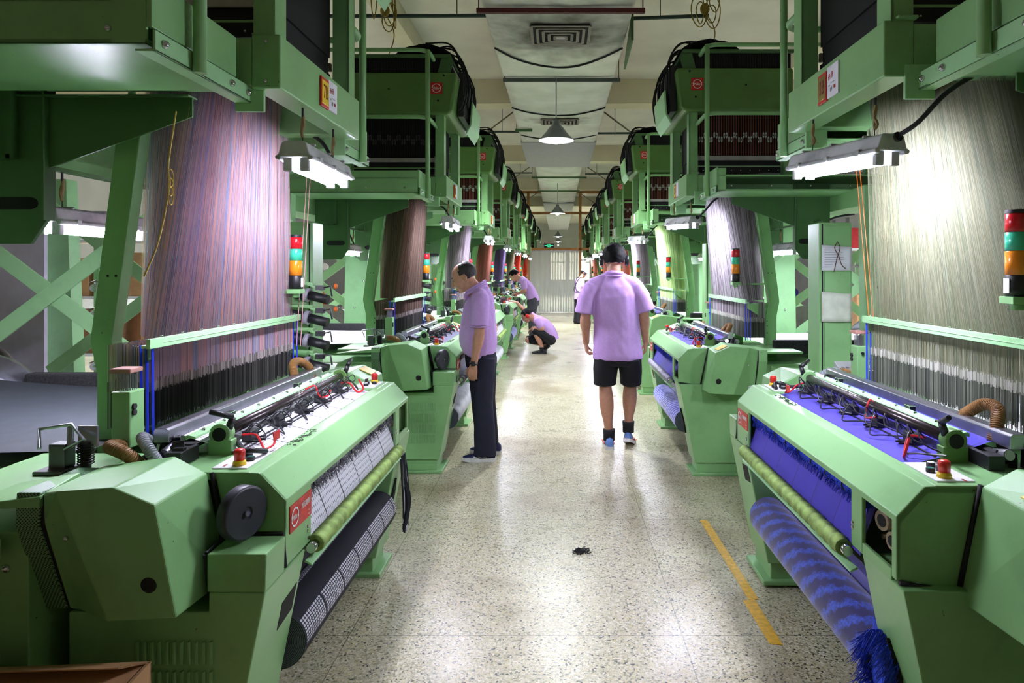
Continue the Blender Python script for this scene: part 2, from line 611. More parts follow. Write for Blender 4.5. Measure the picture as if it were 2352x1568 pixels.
def logo_ring(mb, r0, r1, mtx, teeth=12, mat=0):
    n = teeth * 8
    vs, fs = [], []
    for i in range(n):
        a = 2 * PI * i / n
        ro = r1 * (1.0 if (i // 4) % 2 else 0.93)
        for r, z in ((r0, 0), (ro, 0), (r0, .0012), (ro, .0012)):
            vs.append(mtx @ Vector((r * math.cos(a), r * math.sin(a), z)))
    for i in range(n):
        j = (i + 1) % n
        fs += [(4 * i + 2, 4 * i + 3, 4 * j + 3, 4 * j + 2), (4 * i + 1, 4 * j + 1, 4 * j + 3, 4 * i + 3), (4 * i, 4 * i + 2, 4 * j + 2, 4 * j), (4 * i, 4 * j, 4 * j + 1, 4 * i + 1)]
    mb.add(vs, fs, mat)


root = empty('jacquard_loom', (0, 0, 0))

# --- pedestals
zf = lambda z: .838 + (.70 - z) * .117 / .59       # front face of a pedestal leans out towards the top
mb = MB()
mb.prism([(.955, .11), (.838, .70), (1.0, .70), (1.0, .645), (1.40, .645), (1.40, .11)], -.05, .26)
mb.prism([(.838, .70), (.835, .81), (1.005, .81), (1.005, .70)], -.05, .088)
mb.box(.975, 1.36, -.03, .24, .02, .115) if False else mb.box(-.03, .24, .975, 1.36, .02, .115)
mb.box(-.06, .27, .93, 1.40, 0, .024)
ped = P('pedestal', mb, m_green, root, .005)
mb = MB()
for r_ in range(4):
    for c in range(11):
        b = .985 + c * .021
        z1 = .565 - r_ * .085
        mb.prism([(b, z1), (b + .011, z1 - .004), (b + .011, z1 - .066), (b, z1 - .07)], -.058, -.048)
P('vent_louvers', mb, m_green, ped, .003)
mb = MB()
pts = []
for a, z in ((.125, .50), (.235, .515), (.235, .60), (.125, .585)):
    pts.append((a, z))
vs = [(a, zf(z) - .0015, z) for a, z in pts] + [(a, zf(z) + .01, z) for a, z in pts]
mb.add(vs, [(0, 1, 2, 3), (7, 6, 5, 4)] + [(i, (i + 1) % 4, 4 + (i + 1) % 4, 4 + i) for i in range(4)])
P('inspection_window', mb, m_dark, ped)
mb = MB()
mb.prism([(.965, .10), (.84, .72), (1.40, .72), (1.40, .10)], 1.60, 1.86)
mb.box(1.62, 1.84, .985, 1.36, .02, .11)
mb.box(1.59, 1.87, .94, 1.40, 0, .024)
ped2 = P('pedestal', mb, m_green, root, .005)
mb = MB()
vs = [(a, zf(z) - .004, z) for a, z in ((1.66, .36), (1.70, .30), (1.73, .40), (1.69, .50))] + [(a, zf(z) + .01, z) for a, z in ((1.66, .36), (1.70, .30), (1.73, .40), (1.69, .50))]
mb.add(vs, [(0, 1, 2, 3), (7, 6, 5, 4)] + [(i, (i + 1) % 4, 4 + (i + 1) % 4, 4 + i) for i in range(4)])
P('roll_slot', mb, m_dark, ped2)

# dark machine bed behind the cloth
mb = MB()
mb.box(.27, 1.60, 1.12, 1.42, .12, .95)
mb.box(.30, 1.56, .98, 1.12, .74, .955)
P('machine_bed', mb, m_dgreen, root, .006)

# --- front casing
mb = MB()
mb.prism([(.976, 1.0), (.92, .997), (.84, .913), (.84, .893), (.856, .893), (.93, .975), (.976, .98)], .10, 1.82)
mb.box(.10, .318, .84, .854, .706, .90)
mb.prism([(1.06, 1.0), (.92, .997), (.84, .913), (.84, .815), (1.02, .815)], .10, .115)
mb.box(.10, .34, .95, 1.30, .975, 1.0)
# right-hand panel, framed round its window
mb.box(1.52, 1.60, .84, .854, .715, .90)
mb.box(1.79, 1.82, .84, .854, .73, .90)
mb.box(1.60, 1.79, .84, .854, .715, .752)
mb.prism([(1.07, 1.0), (.92, .997), (.84, .913), (.84, .735), (1.015, .705)], 1.806, 1.82)
mb.box(1.58, 1.82, .95, 1.30, .975, 1.0)
casing = P('front_casing', mb, m_green, root, .004)
mb = MB()
mb.box(1.56, 1.80, .93, .95, .72, .96)
for a, z, r_ in ((1.635, .838, .031), (1.70, .800, .027)):
    mb.tube([(a, .935, z), (a + .012, .880, z)], [r_, r_], 24, 1)
    mb.cyl((a + .008, .90, z), (a + .0125, .8785, z), r_ * .62, n=20, mat=0)
for a, z in ((1.76, .86), (1.61, .775)):
    mb.cyl((a, .935, z), (a, .90, z), .008, n=8, mat=1)
P('drive_rollers', mb, [m_dark, M('worn_brown_steel', srgb(168, 150, 128), .35, .6)], casing)
# red maker's plate with its gear emblem
mb = MB()
mb.box(.128, .312, .8365, .841, .797, .882)
pl = P('maker_plate', mb, m_redplate, casing, .001)
mb = MB()
mt = face_mtx((.165, .8358 - B0, .839), (0, -1, 0))
logo_ring(mb, .025, .031, mt)
mb.box(.2065, .2075, .8355 - B0, .837 - B0, .80, .88)
pe = mb.build('emblem_ring', m_whiteink, pl)
t1 = text_mesh('emblem_lettering', 'Müller', .022, m_whiteink, pl, face_mtx((.165, .8356 - B0, .838), (0, -1, 0)), sx=.72)
t2 = text_mesh('plate_lettering', "MÜGRIP®3", .026, m_whiteink, pl, face_mtx((.258, .8356 - B0, .852), (0, -1, 0)), sx=.60)
for z in (.822, .808):
    text_mesh('plate_lettering', '· ▪▪ ·', .012, m_whiteink, pl, face_mtx((.286, .8356 - B0, z), (0, -1, 0)))
# grip bolts beside the panel
mb = MB()
for a, z in ((.285, .765), (.285, .75), (.29, .725), (1.535, .79), (1.535, .775)):
    mb.cyl((a, .836, z), (a, .845, z), .006, n=10)
P('panel_bolts', mb, m_chrome, casing)
# scribbled ink and worn paint on the top strip
rs = random.Random(3)
mb = MB()
for i in range(46):
    a = .42 + rs.random() * .24
    b = .935 + rs.random() * .032
    mb.box(a, a + .004 + rs.random() * .012, b, b + .003, .9995, 1.0012)
    if i % 3 == 0:
        mb.box(a, a + .002, b - .005, b + .008, .9995, 1.0012)
P('ink_scribbles', mb, M('worn_black_ink', srgb(70, 84, 66), .7), casing)


def control_panel(a0, a1):
    mb = MB()
    mb.box(a0, a1, .972, 1.082, 1.0, 1.0045)
    p = P('control_panel', mb, m_white, root, .001)
    e = a0 + .035 if a0 < 1 else a1 - .035
    s = 1 if a0 < 1 else -1
    mb = MB()
    mb.tube([(e, 1.012, 1.004), (e, 1.012, 1.014), (e, 1.012, 1.022)], [.021, .0195, .015], 20)
    P('stop_collar', mb, m_yellow, p)
    mb = MB()
    mb.tube([(e, 1.012, 1.020), (e, 1.012, 1.046), (e, 1.012, 1.052), (e, 1.012, 1.056)], [.016, .0175, .0155, .008], 22)
    P('stop_button', mb, m_red, p)
    mb = MB()
    mb.cyl((e + s * .052, 1.0, 1.004), (e + s * .052, 1.0, 1.016), .013, n=16)
    mb.cyl((e + s * .052, 1.0, 1.016), (e + s * .052, 1.0, 1.018), .010, n=16, mat=1)
    P('green_push_button', mb, [m_black, m_teal], p)
    mb = MB()
    mb.cyl((e + s * .062, 1.038, 1.004), (e + s * .062, 1.038, 1.020), .015, n=16)
    mb.bar((e + s * .045, 1.038, 1.028), (e + s * .079, 1.038, 1.028), .010, .016)
    P('selector_switch', mb, m_black, p, .001)
    mb = MB()
    mb.cyl((e + s * .105, 1.03, 1.004), (e + s * .105, 1.03, 1.018), .013, n=16)
    mb.cyl((e + s * .105, 1.03, 1.018), (e + s * .105, 1.03, 1.0195), .010, n=16, mat=1)
    P('white_push_button', mb, [m_black, m_white], p)
    mb = MB()
    for q in range(6):
        mb.box(e - s * .02 + q * .004, e - s * .02 + q * .004 + .0025, 1.05, 1.056, 1.0042, 1.0052)
    P('panel_marking', mb, m_redink, p)
    return p


control_panel(.13, .32)
control_panel(1.60, 1.79)

# --- gripper drive boxes at both ends
GB = lambda z: -.174 - .09 * (z - .69)


def gripper(mir):
    X = (lambda a: 1.92 - a) if mir else (lambda a: a)
    fr = [(1.322, 1.041), (1.173, 1.05), (1.065, 1.002), (1.023, .69), (1.207, .68)]
    pts = [(X(GB(z)), b, z) for b, z in fr]
    rear = [(X(.09), b, z) for b, z in ((1.395, 1.022), (1.173, 1.052), (1.075, 1.0), (1.012, .68), (1.2, .655), (1.395, .655))]
    # 0-4 front A..E, 5 G, 6 H, 7 G2, 8 H2, 9 T, 10-15 rear
    pts += [(X(-.155), 1.362, .938), (X(-.058), 1.362, .655), (X(-.150), 1.395, .93), (X(-.052), 1.395, .655)]
    pts += [(X(-.15), 1.395, 1.018)] + rear
    mb = MB()
    mb.add(pts, [(0, 1, 2, 3, 4), (0, 4, 6, 5), (1, 2, 12, 11), (0, 1, 11, 10, 9), (0, 5, 7, 9), (2, 3, 13, 12), (3, 4, 14, 13), (4, 6, 8, 15, 14), (5, 6, 8, 7), (9, 7, 8, 15, 10), (10, 11, 12, 13, 14, 15)])
    g = P('gripper_box', mb, m_green, root, .005)
    z, b = .783, 1.091
    a = GB(z)
    mb = MB()
    nrm = Vector((-1, 0, -.09)).normalized()
    c = Vector((a, b, z))
    n2 = 28
    for r_, mat in ((.0245, 0), (.0215, 1)):
        p0, p1 = c + nrm * .0012, c - nrm * .003
        if mat: p0 = c + nrm * .0016
        mb.cyl((X(p0.x), p0.y, p0.z), (X(p1.x), p1.y, p1.z), r_, n=n2, mat=mat)
    P('sight_hole', mb, [m_green, m_dark], g)
    mb = MB()
    for bb, zz in ((1.335, .905),):
        q = Vector((-.15, bb, zz))
        mb.ball((X(-.178), bb - .02, zz), .007)
    P('cover_bolt', mb, m_chrome, g)
    prof = [(X(-.145), 1.01), (X(-.15), .93), (X(-.048), .66), (X(.09), .66), (X(.09), 1.01)]
    P('seal_strip', MB().prism(prof, 1.39, 1.403, 'y'), m_rubber, g)
    prof = [(X(-.15), 1.018), (X(-.156), .93), (X(-.052), .655), (X(.09), .655), (X(.09), 1.018)]
    P('end_cover', MB().prism(prof, 1.403, 1.47, 'y'), m_green if mir else m_perf, g, .004)
    # black sealing lips between box, pedestal and casing
    mb = MB()
    if mir:
        mb.tube([(1.826, 1.075, 1.004), (1.826, 1.012, .70)], .0075, 8)
        mb.tube([(1.826, 1.012, .703), (1.826, .845, .728)], .0065, 8)
    else:
        mb.tube([(.095, 1.065, 1.0), (.085, 1.035, .87)], .007, 8)
        mb.tube([(-.042, 1.012, .806), (-.03, 1.003, .672)], .0075, 8)
        mb.tube([(-.04, 1.012, .807), (.10, 1.015, .813), (.094, .845, .813), (.094, .837, .71)], .0055, 8)
    P('seal_lip', mb, m_rubber, g)
    return g


g1 = gripper(False)
g2 = gripper(True)
mb = MB()
mb.hull([(x, b, z) for x in (1.97, 2.09) for b, z in ((1.09, 1.0155), (1.16, 1.047), (1.09, 1.018), (1.16, 1.0495))])
wl = P('warning_label', mb, m_yellow, g2)
# handwheel turned towards the aisle
hw = Vector((.03, .94, .9))
ax = Vector((-math.cos(R(66)), -math.sin(R(66)), 0))
mb = MB()
prof = [(-.02, .0), (-.02, .07), (-.014, .08), (.012, .08), (.017, .0765), (.019, .0725), (.0192, .071), (.0195, .050), (.0195, .026), (.0195, .0245), (.019, .021), (.0145, .018), (.014, .0)]
sd_ = ax.cross(Vector((0, 0, 1))).normalized()
vs = [hw + ax * t + (sd_ * math.cos(2 * PI * j / 44) + Vector((0, 0, 1)) * math.sin(2 * PI * j / 44)) * max(r_, .0006) for t, r_ in prof for j in range(44)]
mb.add(vs, [(i * 44 + j, i * 44 + (j + 1) % 44, (i + 1) * 44 + (j + 1) % 44, (i + 1) * 44 + j) for i in range(len(prof) - 1) for j in range(44)], 0, True)
hwo = P('handwheel', mb, m_wheel, root)
mb = MB()
mb.cyl(hw + ax * .012, hw + ax * .0235, .0075, n=14)
P('hub_bolt', mb, m_steel, hwo)
mb = MB()
mb.cyl(hw - ax * .06, hw - ax * .012, .03, n=16)
P('wheel_bracket', mb, m_black, hwo)

# --- decks, rear table and side plates
mb = MB()
mb.box(-.10, .32, 1.20, 1.75, .985, 1.0)
P('top_deck', mb, m_green, root, .003)
mb = MB()
mb.hull([(-.16, 1.40, 1.01), (-.16, 1.75, .97), (.0, 1.40, 1.03), (.0, 1.75, .97), (-.16, 1.40, .98), (.0, 1.40, .98)])
P('deck_slope', mb, m_green, root, .003)
mb = MB()
mb.box(1.58, 2.05, 1.20, 1.75, .985, 1.0)
P('top_deck', mb, m_green, root, .003)
mb = MB()
mb.box(-.12, 2.02, 1.46, 1.95, .10, .90)
mb.box(-.16, 2.06, 1.95, 2.50, .80, .90)
mb.hull([(2.06, 1.5, .90), (2.06, 2.5, .90), (2.06, 1.5, .84), (2.06, 2.5, .84), (2.42, 1.75, .83), (2.42, 2.5, .83), (2.42, 1.75, .80), (2.42, 2.5, .80)])
mb.hull([(-.16, 1.5, .90), (-.16, 2.5, .90), (-.16, 1.5, .84), (-.16, 2.5, .84), (-.45, 1.75, .83), (-.45, 2.5, .83), (-.45, 1.75, .80), (-.45, 2.5, .80)])
P('rear_table', mb, m_green, root, .004)
mb = MB()
for a in (-.12,):
    for b, z in ((1.52, .80), (1.56, .45), (1.8, .80), (1.8, .4)):
        mb.ball((a, b, z), .012)
P('table_bolts', mb, m_chrome, root)

# --- cloth path
BX0, BX1 = .30, 1.575


def fab(u, v):
    # v 0 at the reed, 1 at the wound roller
    path = [(1.27, 1.066), (1.14, 1.022), (.985, .986), (.95, .965), (.915, .90), (.852, .735), (.846, .70)]
    t = v * (len(path) - 1)
    i = min(int(t), len(path) - 2)
    f = t - i
    b = path[i][0] * (1 - f) + path[i + 1][0] * f
    z = path[i][1] * (1 - f) + path[i + 1][1] * f
    return (BX0 + (BX1 - BX0) * u, b, z)


fabric = P('woven_cloth', MB().grid(fab, 24, 42, uvs=(1.275, .62)), cl_white, root, normals=False)
mb = MB()
mb.box(BX0 + .01, BX1 - .01, 1.088, 1.096, 1.008, 1.0135)
for q in range(6):
    mb.box(BX0 + .02 + q * .205, BX0 + .022 + q * .205, .977, .985, .9885, .992)
mb.box(BX0 - .0, BX1, .9765, .984, .986, .9945)
P('cloth_stripe', mb, m_black, fabric)
mb = MB()
rs = random.Random(11)
pp, rr_ = [], []
for i in range(160):
    a = BX0 + (BX1 - BX0) * i / 159
    pp.append((a, .878 + rs.uniform(-.002, .002), .868 + rs.uniform(-.004, .004)))
    rr_.append(.017 + rs.uniform(-.005, .006))
mb.tube(pp, rr_, 9)
for i in range(420):
    a = BX0 + (BX1 - BX0) * rs.random()
    ang = rs.uniform(-2.6, .4)
    q = Vector((a + rs.uniform(-.01, .01), .878 - abs(math.cos(ang)) * .034, .860 + math.sin(ang) * .040))
    mb.tube([(a, .878, .867), q], [.0016, .0005], 3, cap=False)
fluff = P('selvedge_fluff', mb, fl_grey, fabric)
mb = MB()
for q in range(9):
    a = BX0 + .08 + q * .145
    mb.tube(spline([(a, .89, .893), (a + .01, .862, .886), (a + .012, .857, .868), (a + .02, .87, .852)], 4), .003, 6)
mb.tube([(BX0, .872, .890), (BX1, .872, .890)], .004, 6)
P('rod_hooks', mb, m_black, fabric)

RC, RR = (.945, .37), .095


def roll(u, v):
    t = 2 * PI * v
    return (BX0 + (BX1 - BX0) * u, RC[0] + RR * math.cos(t), RC[1] + RR * math.sin(t))


mb = MB().grid(roll, 24, 40, uvs=(1.275, .6))
for a, s in ((BX0, 0), (BX1, 1)):
    ring = []
    for k, rr in enumerate((RR, RR * .72, RR * .45, RR * .2)):
        ring.append([(a, RC[0] + rr * math.cos(2 * PI * j / 40), RC[1] + rr * math.sin(2 * PI * j / 40)) for j in range(40)])
    o = mb.add(sum(ring, []), [(k * 40 + j, k * 40 + (j + 1) % 40, (k + 1) * 40 + (j + 1) % 40, (k + 1) * 40 + j) for k in range(3) for j in range(40)], 1)
    mb.add(ring[3], [list(range(40))], 1)
m_rollend, nt, b = new_mat('wound_roll_end')
tc = N(nt, 'ShaderNodeTexCoord')
nz = N(nt, 'ShaderNodeTexNoise'); nz.inputs['Scale'].default_value = 2.2; nz.inputs['Detail'].default_value = 3
mp = N(nt, 'ShaderNodeMapping'); mp.inputs['Location'].default_value = (0, -(RC[0] - B0), -RC[1])
wv = N(nt, 'ShaderNodeTexWave', wave_type='RINGS', rings_direction='X'); wv.inputs['Scale'].default_value = 55; wv.inputs['Distortion'].default_value = 2.2
nt.links.new(tc.outputs['Object'], mp.inputs['Vector'])
nt.links.new(mp.outputs['Vector'], wv.inputs['Vector'])
rp = ramp(nt, [(0.35, srgb(52, 60, 72)), (0.9, srgb(110, 120, 134))])
nt.links.new(wv.outputs['Fac'], rp.inputs['Fac'])
nt.links.new(rp.outputs['Color'], b.inputs['Base Color'])
b.inputs['Roughness'].default_value = 0.8
croll = P('cloth_roll', mb, [rl_dash, m_rollend], root)


def drop(u, v):
    p0, p1 = Vector((.85, .68)), Vector((RC[0] + RR * .95, RC[1] + RR * .25))
    p = p0.lerp(p1, v)
    return (BX0 + (BX1 - BX0) * u, p.x + .018 * math.sin(PI * v), p.y)


dropcloth = P('falling_cloth', MB().grid(drop, 6, 12, uvs=(1.275, .32)), rl_blk, root, normals=False)
# wound roller at the front edge
rs = random.Random(5)
pp, rr_ = [], []
for i in range(120):
    a = .305 + 1.2 * i / 119
    pp.append((a, .822, .698))
    rr_.append(.029 + .0022 * math.sin(i * 1.05) + rs.uniform(-.0006, .0006))
mb = MB().tube(pp, rr_, 18)
wr = P('front_roller', mb, rv_green, root)
mb = MB()
mb.cyl((.265, .822, .698), (.31, .822, .698), .016, n=14)
P('roller_journal', mb, m_chrome, wr)
mb = MB()
mb.cyl((1.49, .822, .698), (1.54, .822, .698), .016, n=14)
P('roller_journal', mb, m_chrome, wr)
mb = MB()
mb.prism([(.846, .654), (.842, .657), (.822, .646), (.820, .640), (.824, .640), (.846, .650)], .27, 1.56)
for q in range(5):
    mb.cyl((.36 + q * .27, .835, .650), (.36 + q * .27, .833, .656), .005, n=8)
P('edge_rail', mb, m_lgreen, root, .001)

# --- spreader tube, sensors, rails, reed
mb = MB().cyl((.33, 1.142, 1.068), (1.57, 1.142, 1.068), .0205, n=24)
tube = P('spreader_tube', mb, m_tube, root)
for a in (.315, 1.575):
    s = -1 if a < 1 else 1
    mb = MB()
    mb.tube([(a + s * .018, 1.142, 1.068), (a - s * .022, 1.142, 1.068)], [.036, .036], 24)
    mb.box(a - .02, a + .02, 1.10, 1.18, .995, 1.05)
    cl = P('tube_clamp', mb, m_green_warm if a > 1 else m_green, tube, .003)
    mb = MB().cyl((a + s * .021, 1.142, 1.068), (a - s * .01, 1.142, 1.068), .023, n=20)
    P('tube_bore', mb, m_dark, cl)
    mb = MB()
    mb.tube([(a, 1.118, 1.085), (a, 1.105, 1.122)], [.013, .011], 12)
    mb.tube([(a, 1.104, 1.124), (a - .045 if a < 1 else a + .05, 1.16 if a < 1 else 1.10, 1.15)], [.0105, .0085], 10)
    P('clamp_lever', mb, m_black, cl)
rs = random.Random(21)
for k, a in enumerate((.44, .68, .92, 1.15, 1.40)):
    mb = MB()
    mb.box(a - .032, a + .032, 1.085, 1.118, 1.018, 1.052)
    mb.box(a - .026, a - .018, 1.055, 1.09, 1.012, 1.02)
    mb.box(a + .006, a + .014, 1.05, 1.09, 1.012, 1.02)
    for q in range(4):
        mb.cyl((a - .024 + q * .016, 1.084, 1.04), (a - .024 + q * .016, 1.089, 1.04), .003, n=6, mat=1)
    sn = P('thread_sensor', mb, [m_black, m_chrome], tube, .002)
    mb = MB()
    an = a + .22
    mb.tube(spline([(a + .03, 1.09, 1.04), (a + .06, 1.06, 1.055 + rs.random() * .02), (a + .10, 1.035 - rs.random() * .02, 1.012), (a + .15, 1.05, 1.018), (an, 1.095, 1.03)], 6), .0028, 6)
    mb.tube(spline([(a - .02, 1.10, 1.05), (a - .03, 1.07, 1.075), (a + .01, 1.05, 1.03), (a + .03, 1.09, 1.02)], 5), .0022, 6)
    P('sensor_cable', mb, m_black, sn)
mb = MB()
for q in range(14):
    a = .40 + q * .085 + rs.uniform(-.02, .02)
    mb.tube(spline([(a, 1.10, 1.05), (a + .02, 1.07 + rs.uniform(-.01, .01), 1.085), (a + .06, 1.06, 1.05), (a + .09, 1.10, 1.03)], 5), .0026, 5)
wires = P('cable_bundle', mb, m_black, tube)
mb = MB()
mb.tube(spline([(.37, 1.10, 1.05), (.39, 1.06, 1.045), (.375, 1.03, 1.01), (.36, 1.012, 1.004), (.40, 1.0, 1.012), (.42, 1.01, 1.045)], 6), .004, 6)
mb.box(.40, .45, 1.0, 1.003, 1.02, 1.05)
mb.tube(spline([(1.05, 1.13, 1.09), (1.08, 1.10, 1.10), (1.09, 1.08, 1.05), (1.14, 1.06, 1.045), (1.2, 1.07, 1.06)], 6), .0035, 6)
mb.tube(spline([(1.47, 1.11, 1.05), (1.46, 1.06, 1.05), (1.49, 1.03, 1.0), (1.53, 1.01, 1.01), (1.52, 1.03, 1.06)], 6), .005, 6)
P('red_lead', mb, m_redwire, tube)
mb = MB()
mb.tube(spline([(.34, 1.10, 1.03), (.29, 1.06, 1.02), (.25, 1.04, 1.025), (.24, 1.0, 1.03), (.30, .985, 1.012)], 8), .009, 8)
P('black_hose', mb, m_black, tube)

mb = MB()
mb.prism([(1.168, 1.078), (1.172, 1.084), (1.196, 1.090), (1.204, 1.086), (1.204, 1.074), (1.198, 1.074), (1.195, 1.082), (1.174, 1.076)], .20, 1.56)
for q in range(10):
    mb.cyl((.28 + q * .14, 1.186, 1.084), (.28 + q * .14, 1.186, 1.094), .006, n=8, mat=1)
mb.box(.50, .54, 1.20, 1.225, 1.078, 1.10, 2)
mb.box(1.15, 1.19, 1.20, 1.225, 1.078, 1.10, 2)
P('guide_rail', mb, [m_lgreen, m_chrome, m_black], root, .001)
mb = MB()
mb.box(.24, 1.62, 1.205, 1.27, 1.03, 1.045, 1)
mb.prism([(1.268, 1.060), (1.268, 1.100), (1.276, 1.106), (1.312, 1.106), (1.318, 1.098), (1.318, 1.060)], .22, 1.66)
P('reed_bar', mb, [m_steel, m_dark], root, .002)
# shuttle-side clutter: dark levers and clips at both ends of the reed
for a, s in ((.20, 1), (1.62, -1)):
    mb = MB()
    rs = random.Random(int(a * 100))
    for q in range(9):
        x = a + rs.uniform(-.06, .07)
        y = 1.20 + rs.random() * .14
        mb.bar((x, y, 1.0), (x + rs.uniform(-.03, .03), y + rs.uniform(-.02, .02), 1.03 + rs.random() * .05), .014 + rs.random() * .02, .012 + rs.random() * .02, q % 3 == 0)
    mb.box(a - .05, a + .06, 1.19, 1.24, 1.0, 1.045)
    mb.cyl((a - .02, 1.26, 1.03), (a + .05, 1.26, 1.045), .018, n=14, mat=1)
    P('weft_cutter', mb, [m_black, m_steel], root, .002)


def hose(pts, r=.021, n=60):
    s = spline(pts, 14)
    out = []
    for i in range(len(s) - 1):
        for k in range(3):
            out.append(s[i].lerp(s[i + 1], k / 3))
    rr = [r * (1.0 if (i // 2) % 2 else .80) for i in range(len(out))]
    return MB().tube(out, rr, 12)


P('suction_hose', hose([(1.36, 1.30, 1.10), (1.42, 1.33, 1.15), (1.50, 1.33, 1.155), (1.55, 1.30, 1.12), (1.56, 1.28, 1.06)]), m_hose, root)
P('suction_hose', hose([(.14, 1.30, 1.0), (.10, 1.33, 1.055), (.13, 1.40, 1.07), (.22, 1.42, 1.05)]), m_hose, root)
P('suction_hose', hose([(.16, 1.26, 1.0), (.13, 1.27, 1.05), (.18, 1.33, 1.085), (.26, 1.36, 1.06)], .018), M('grey_ribbed_hose', srgb(150, 156, 160), .5), root)

# --- weft thread stand at the handwheel end and its box on a pin
mb = MB()
mb.box(.22, .30, 1.395, 1.455, 1.04, 1.225)
wb = P('weft_box', mb, m_green, root, .004)
mb = MB()
for q in range(14):
    x, y = .235 + (q % 5) * .012, 1.41 + (q // 5) * .014
    mb.cyl((x, y, 1.22), (x, y, 1.275 + .006 * (q % 3)), .0022, n=6)
P('box_pins', mb, m_steel, wb)
mb = MB().box(.215, .285, 1.39, 1.46, 1.285, 1.30)
P('pin_bar', mb, m_wood, wb, .003)
mb = MB()
mb.cyl((.24, 1.388, 1.175), (.24, 1.397, 1.175), .01, n=12)
mb.cyl((.24, 1.388, 1.155), (.24, 1.397, 1.155), .01, n=12)
mb.cyl((.31, 1.42, 1.19), (.295, 1.42, 1.19), .007, n=10)
P('box_knob', mb, m_black, wb)
mb = MB()
mb.box(.10, .15, 1.52, 1.57, 1.0, 1.085)
mb.box(.06, .16, 1.50, 1.59, 1.0, 1.012)
gr = P('yarn_guard', mb, M('gunmetal', srgb(92, 92, 96), .35, .8), root, .003)
mb = MB()
mb.tube([(.09, 1.59, 1.075), (.13, 1.62, 1.125), (.13, 1.52, 1.14), (.10, 1.46, 1.10), (.10, 1.52, 1.07)], .006, 8)
mb.cyl((.11, 1.51, 1.075), (.14, 1.53, 1.13), .009, n=12)
mb.box(.13, .14, 1.44, 1.50, 1.07, 1.135)
P('guard_loop', mb, m_steel, gr)
mb = MB()
for q in range(8):
    c = Vector((.13, 1.475, 1.02 + q * .008))
    mb.tube([c + Vector((.022 * math.cos(t * PI / 6), .022 * math.sin(t * PI / 6), 0)) for t in range(12)], .0025, 5, closed=True)
mb.cyl((.13, 1.475, 1.0), (.13, 1.475, 1.085), .015, n=12)
P('guard_spring', mb, m_black, gr)

# --- harness cords, comber rail, heddles
rs = random.Random(2)
NA, NR = 200, 16
mb = MB()
rnd = []
HT = 2.62
rl = []
for r_ in range(NR):
    for k in range(NA):
        u = (k + rs.uniform(-.3, .3)) / (NA - 1)
        w = r_ / (NR - 1)
        bot = Vector((.385 + .22 * w + (1.27 - .34 * w) * u, 1.425 + .17 * w, 1.372))
        top = Vector((.47 + .20 * w + (.72 - .22 * w) * u + rs.uniform(-.004, .004), 1.27 + .34 * w, HT))
        rad = rs.uniform(.0006, .0009)
        d = (top - bot)
        o = len(mb.v)
        for c in (bot, bot.lerp(top, .5), top):
            for j in range(3):
                mb.v.append((c.x + rad * math.cos(2.09 * j), c.y + rad * math.sin(2.09 * j), c.z))
        for s in range(2):
            for j in range(3):
                mb.f.append([o + s * 3 + j, o + s * 3 + (j + 1) % 3, o + s * 3 + 3 + (j + 1) % 3, o + s * 3 + 3 + j]); mb.mi.append(0); mb.sm.append(True)
        # neighbouring cords share a colour band, with strays
        val = rs.random()
        rnd += [val] * 9
th_default = threads('harness_cords_brown', [srgb(60, 46, 40), srgb(92, 74, 62), srgb(40, 32, 30), srgb(120, 102, 88)])
harness = P('harness_cords', mb, th_default, root)
at = harness.data.attributes.new('rnd', 'FLOAT', 'POINT')
at.data.foreach_set('value', rnd)
harness['kind'] = 'stuff'
mb = MB()
rnd = []
for r_ in range(12):
    for k in range(190):
        a = .385 + 1.27 * (k + rs.uniform(-.3, .3)) / 189
        b = 1.425 + .15 * r_ / 11
        dz = rs.uniform(-.006, .006)
        val = rs.random()
        for z0, z1, rad, mi in ((1.36, 1.232 + dz, .0011, 0), (1.232 + dz, 1.198 + dz, .0021, 1), (1.198 + dz, 1.066, .0013, 2)):
            o = len(mb.v)
            for z in (z0, z1):
                for j in range(3):
                    mb.v.append((a + rad * math.cos(2.09 * j), b + rad * math.sin(2.09 * j), z))
            for j in range(3):
                mb.f.append([o + j, o + (j + 1) % 3, o + 3 + (j + 1) % 3, o + 3 + j]); mb.mi.append(mi); mb.sm.append(True)
            rnd += [val] * 6
th_sleeve = threads('heddle_sleeves', [srgb(160, 150, 142), srgb(132, 124, 118), srgb(178, 170, 166), srgb(104, 100, 96)])
th_wire = threads('heddle_wires', [srgb(42, 42, 40), srgb(66, 66, 62), srgb(30, 30, 30), srgb(84, 82, 78)], .45)
heddles = P('heddles', mb, [th_default, th_sleeve, th_wire], root)
at = heddles.data.attributes.new('rnd', 'FLOAT', 'POINT')
at.data.foreach_set('value', rnd)
heddles['kind'] = 'stuff'
mb = MB()
mb.box(.34, 1.71, 1.400, 1.414, 1.350, 1.384)
mb.box(.34, 1.71, 1.414, 1.432, 1.352, 1.362)
for q in range(10):
    mb.cyl((.42 + q * .135, 1.407, 1.384), (.42 + q * .135, 1.407, 1.391), .005, n=8, mat=1)
mb.box(.42, 1.62, 1.3985, 1.401, 1.364, 1.367, 2)
P('comber_rail', mb, [m_lgreen, m_chrome, m_dark], root, .0015)
mb = MB()
for a in (.365, .37, .375, 1.675, 1.68):
    for b in (1.41, 1.43, 1.45):
        mb.cyl((a, b, 1.36), (a + .004, b, 1.05), .0024, n=6)
P('edge_cords', mb, m_blueyarn, root)

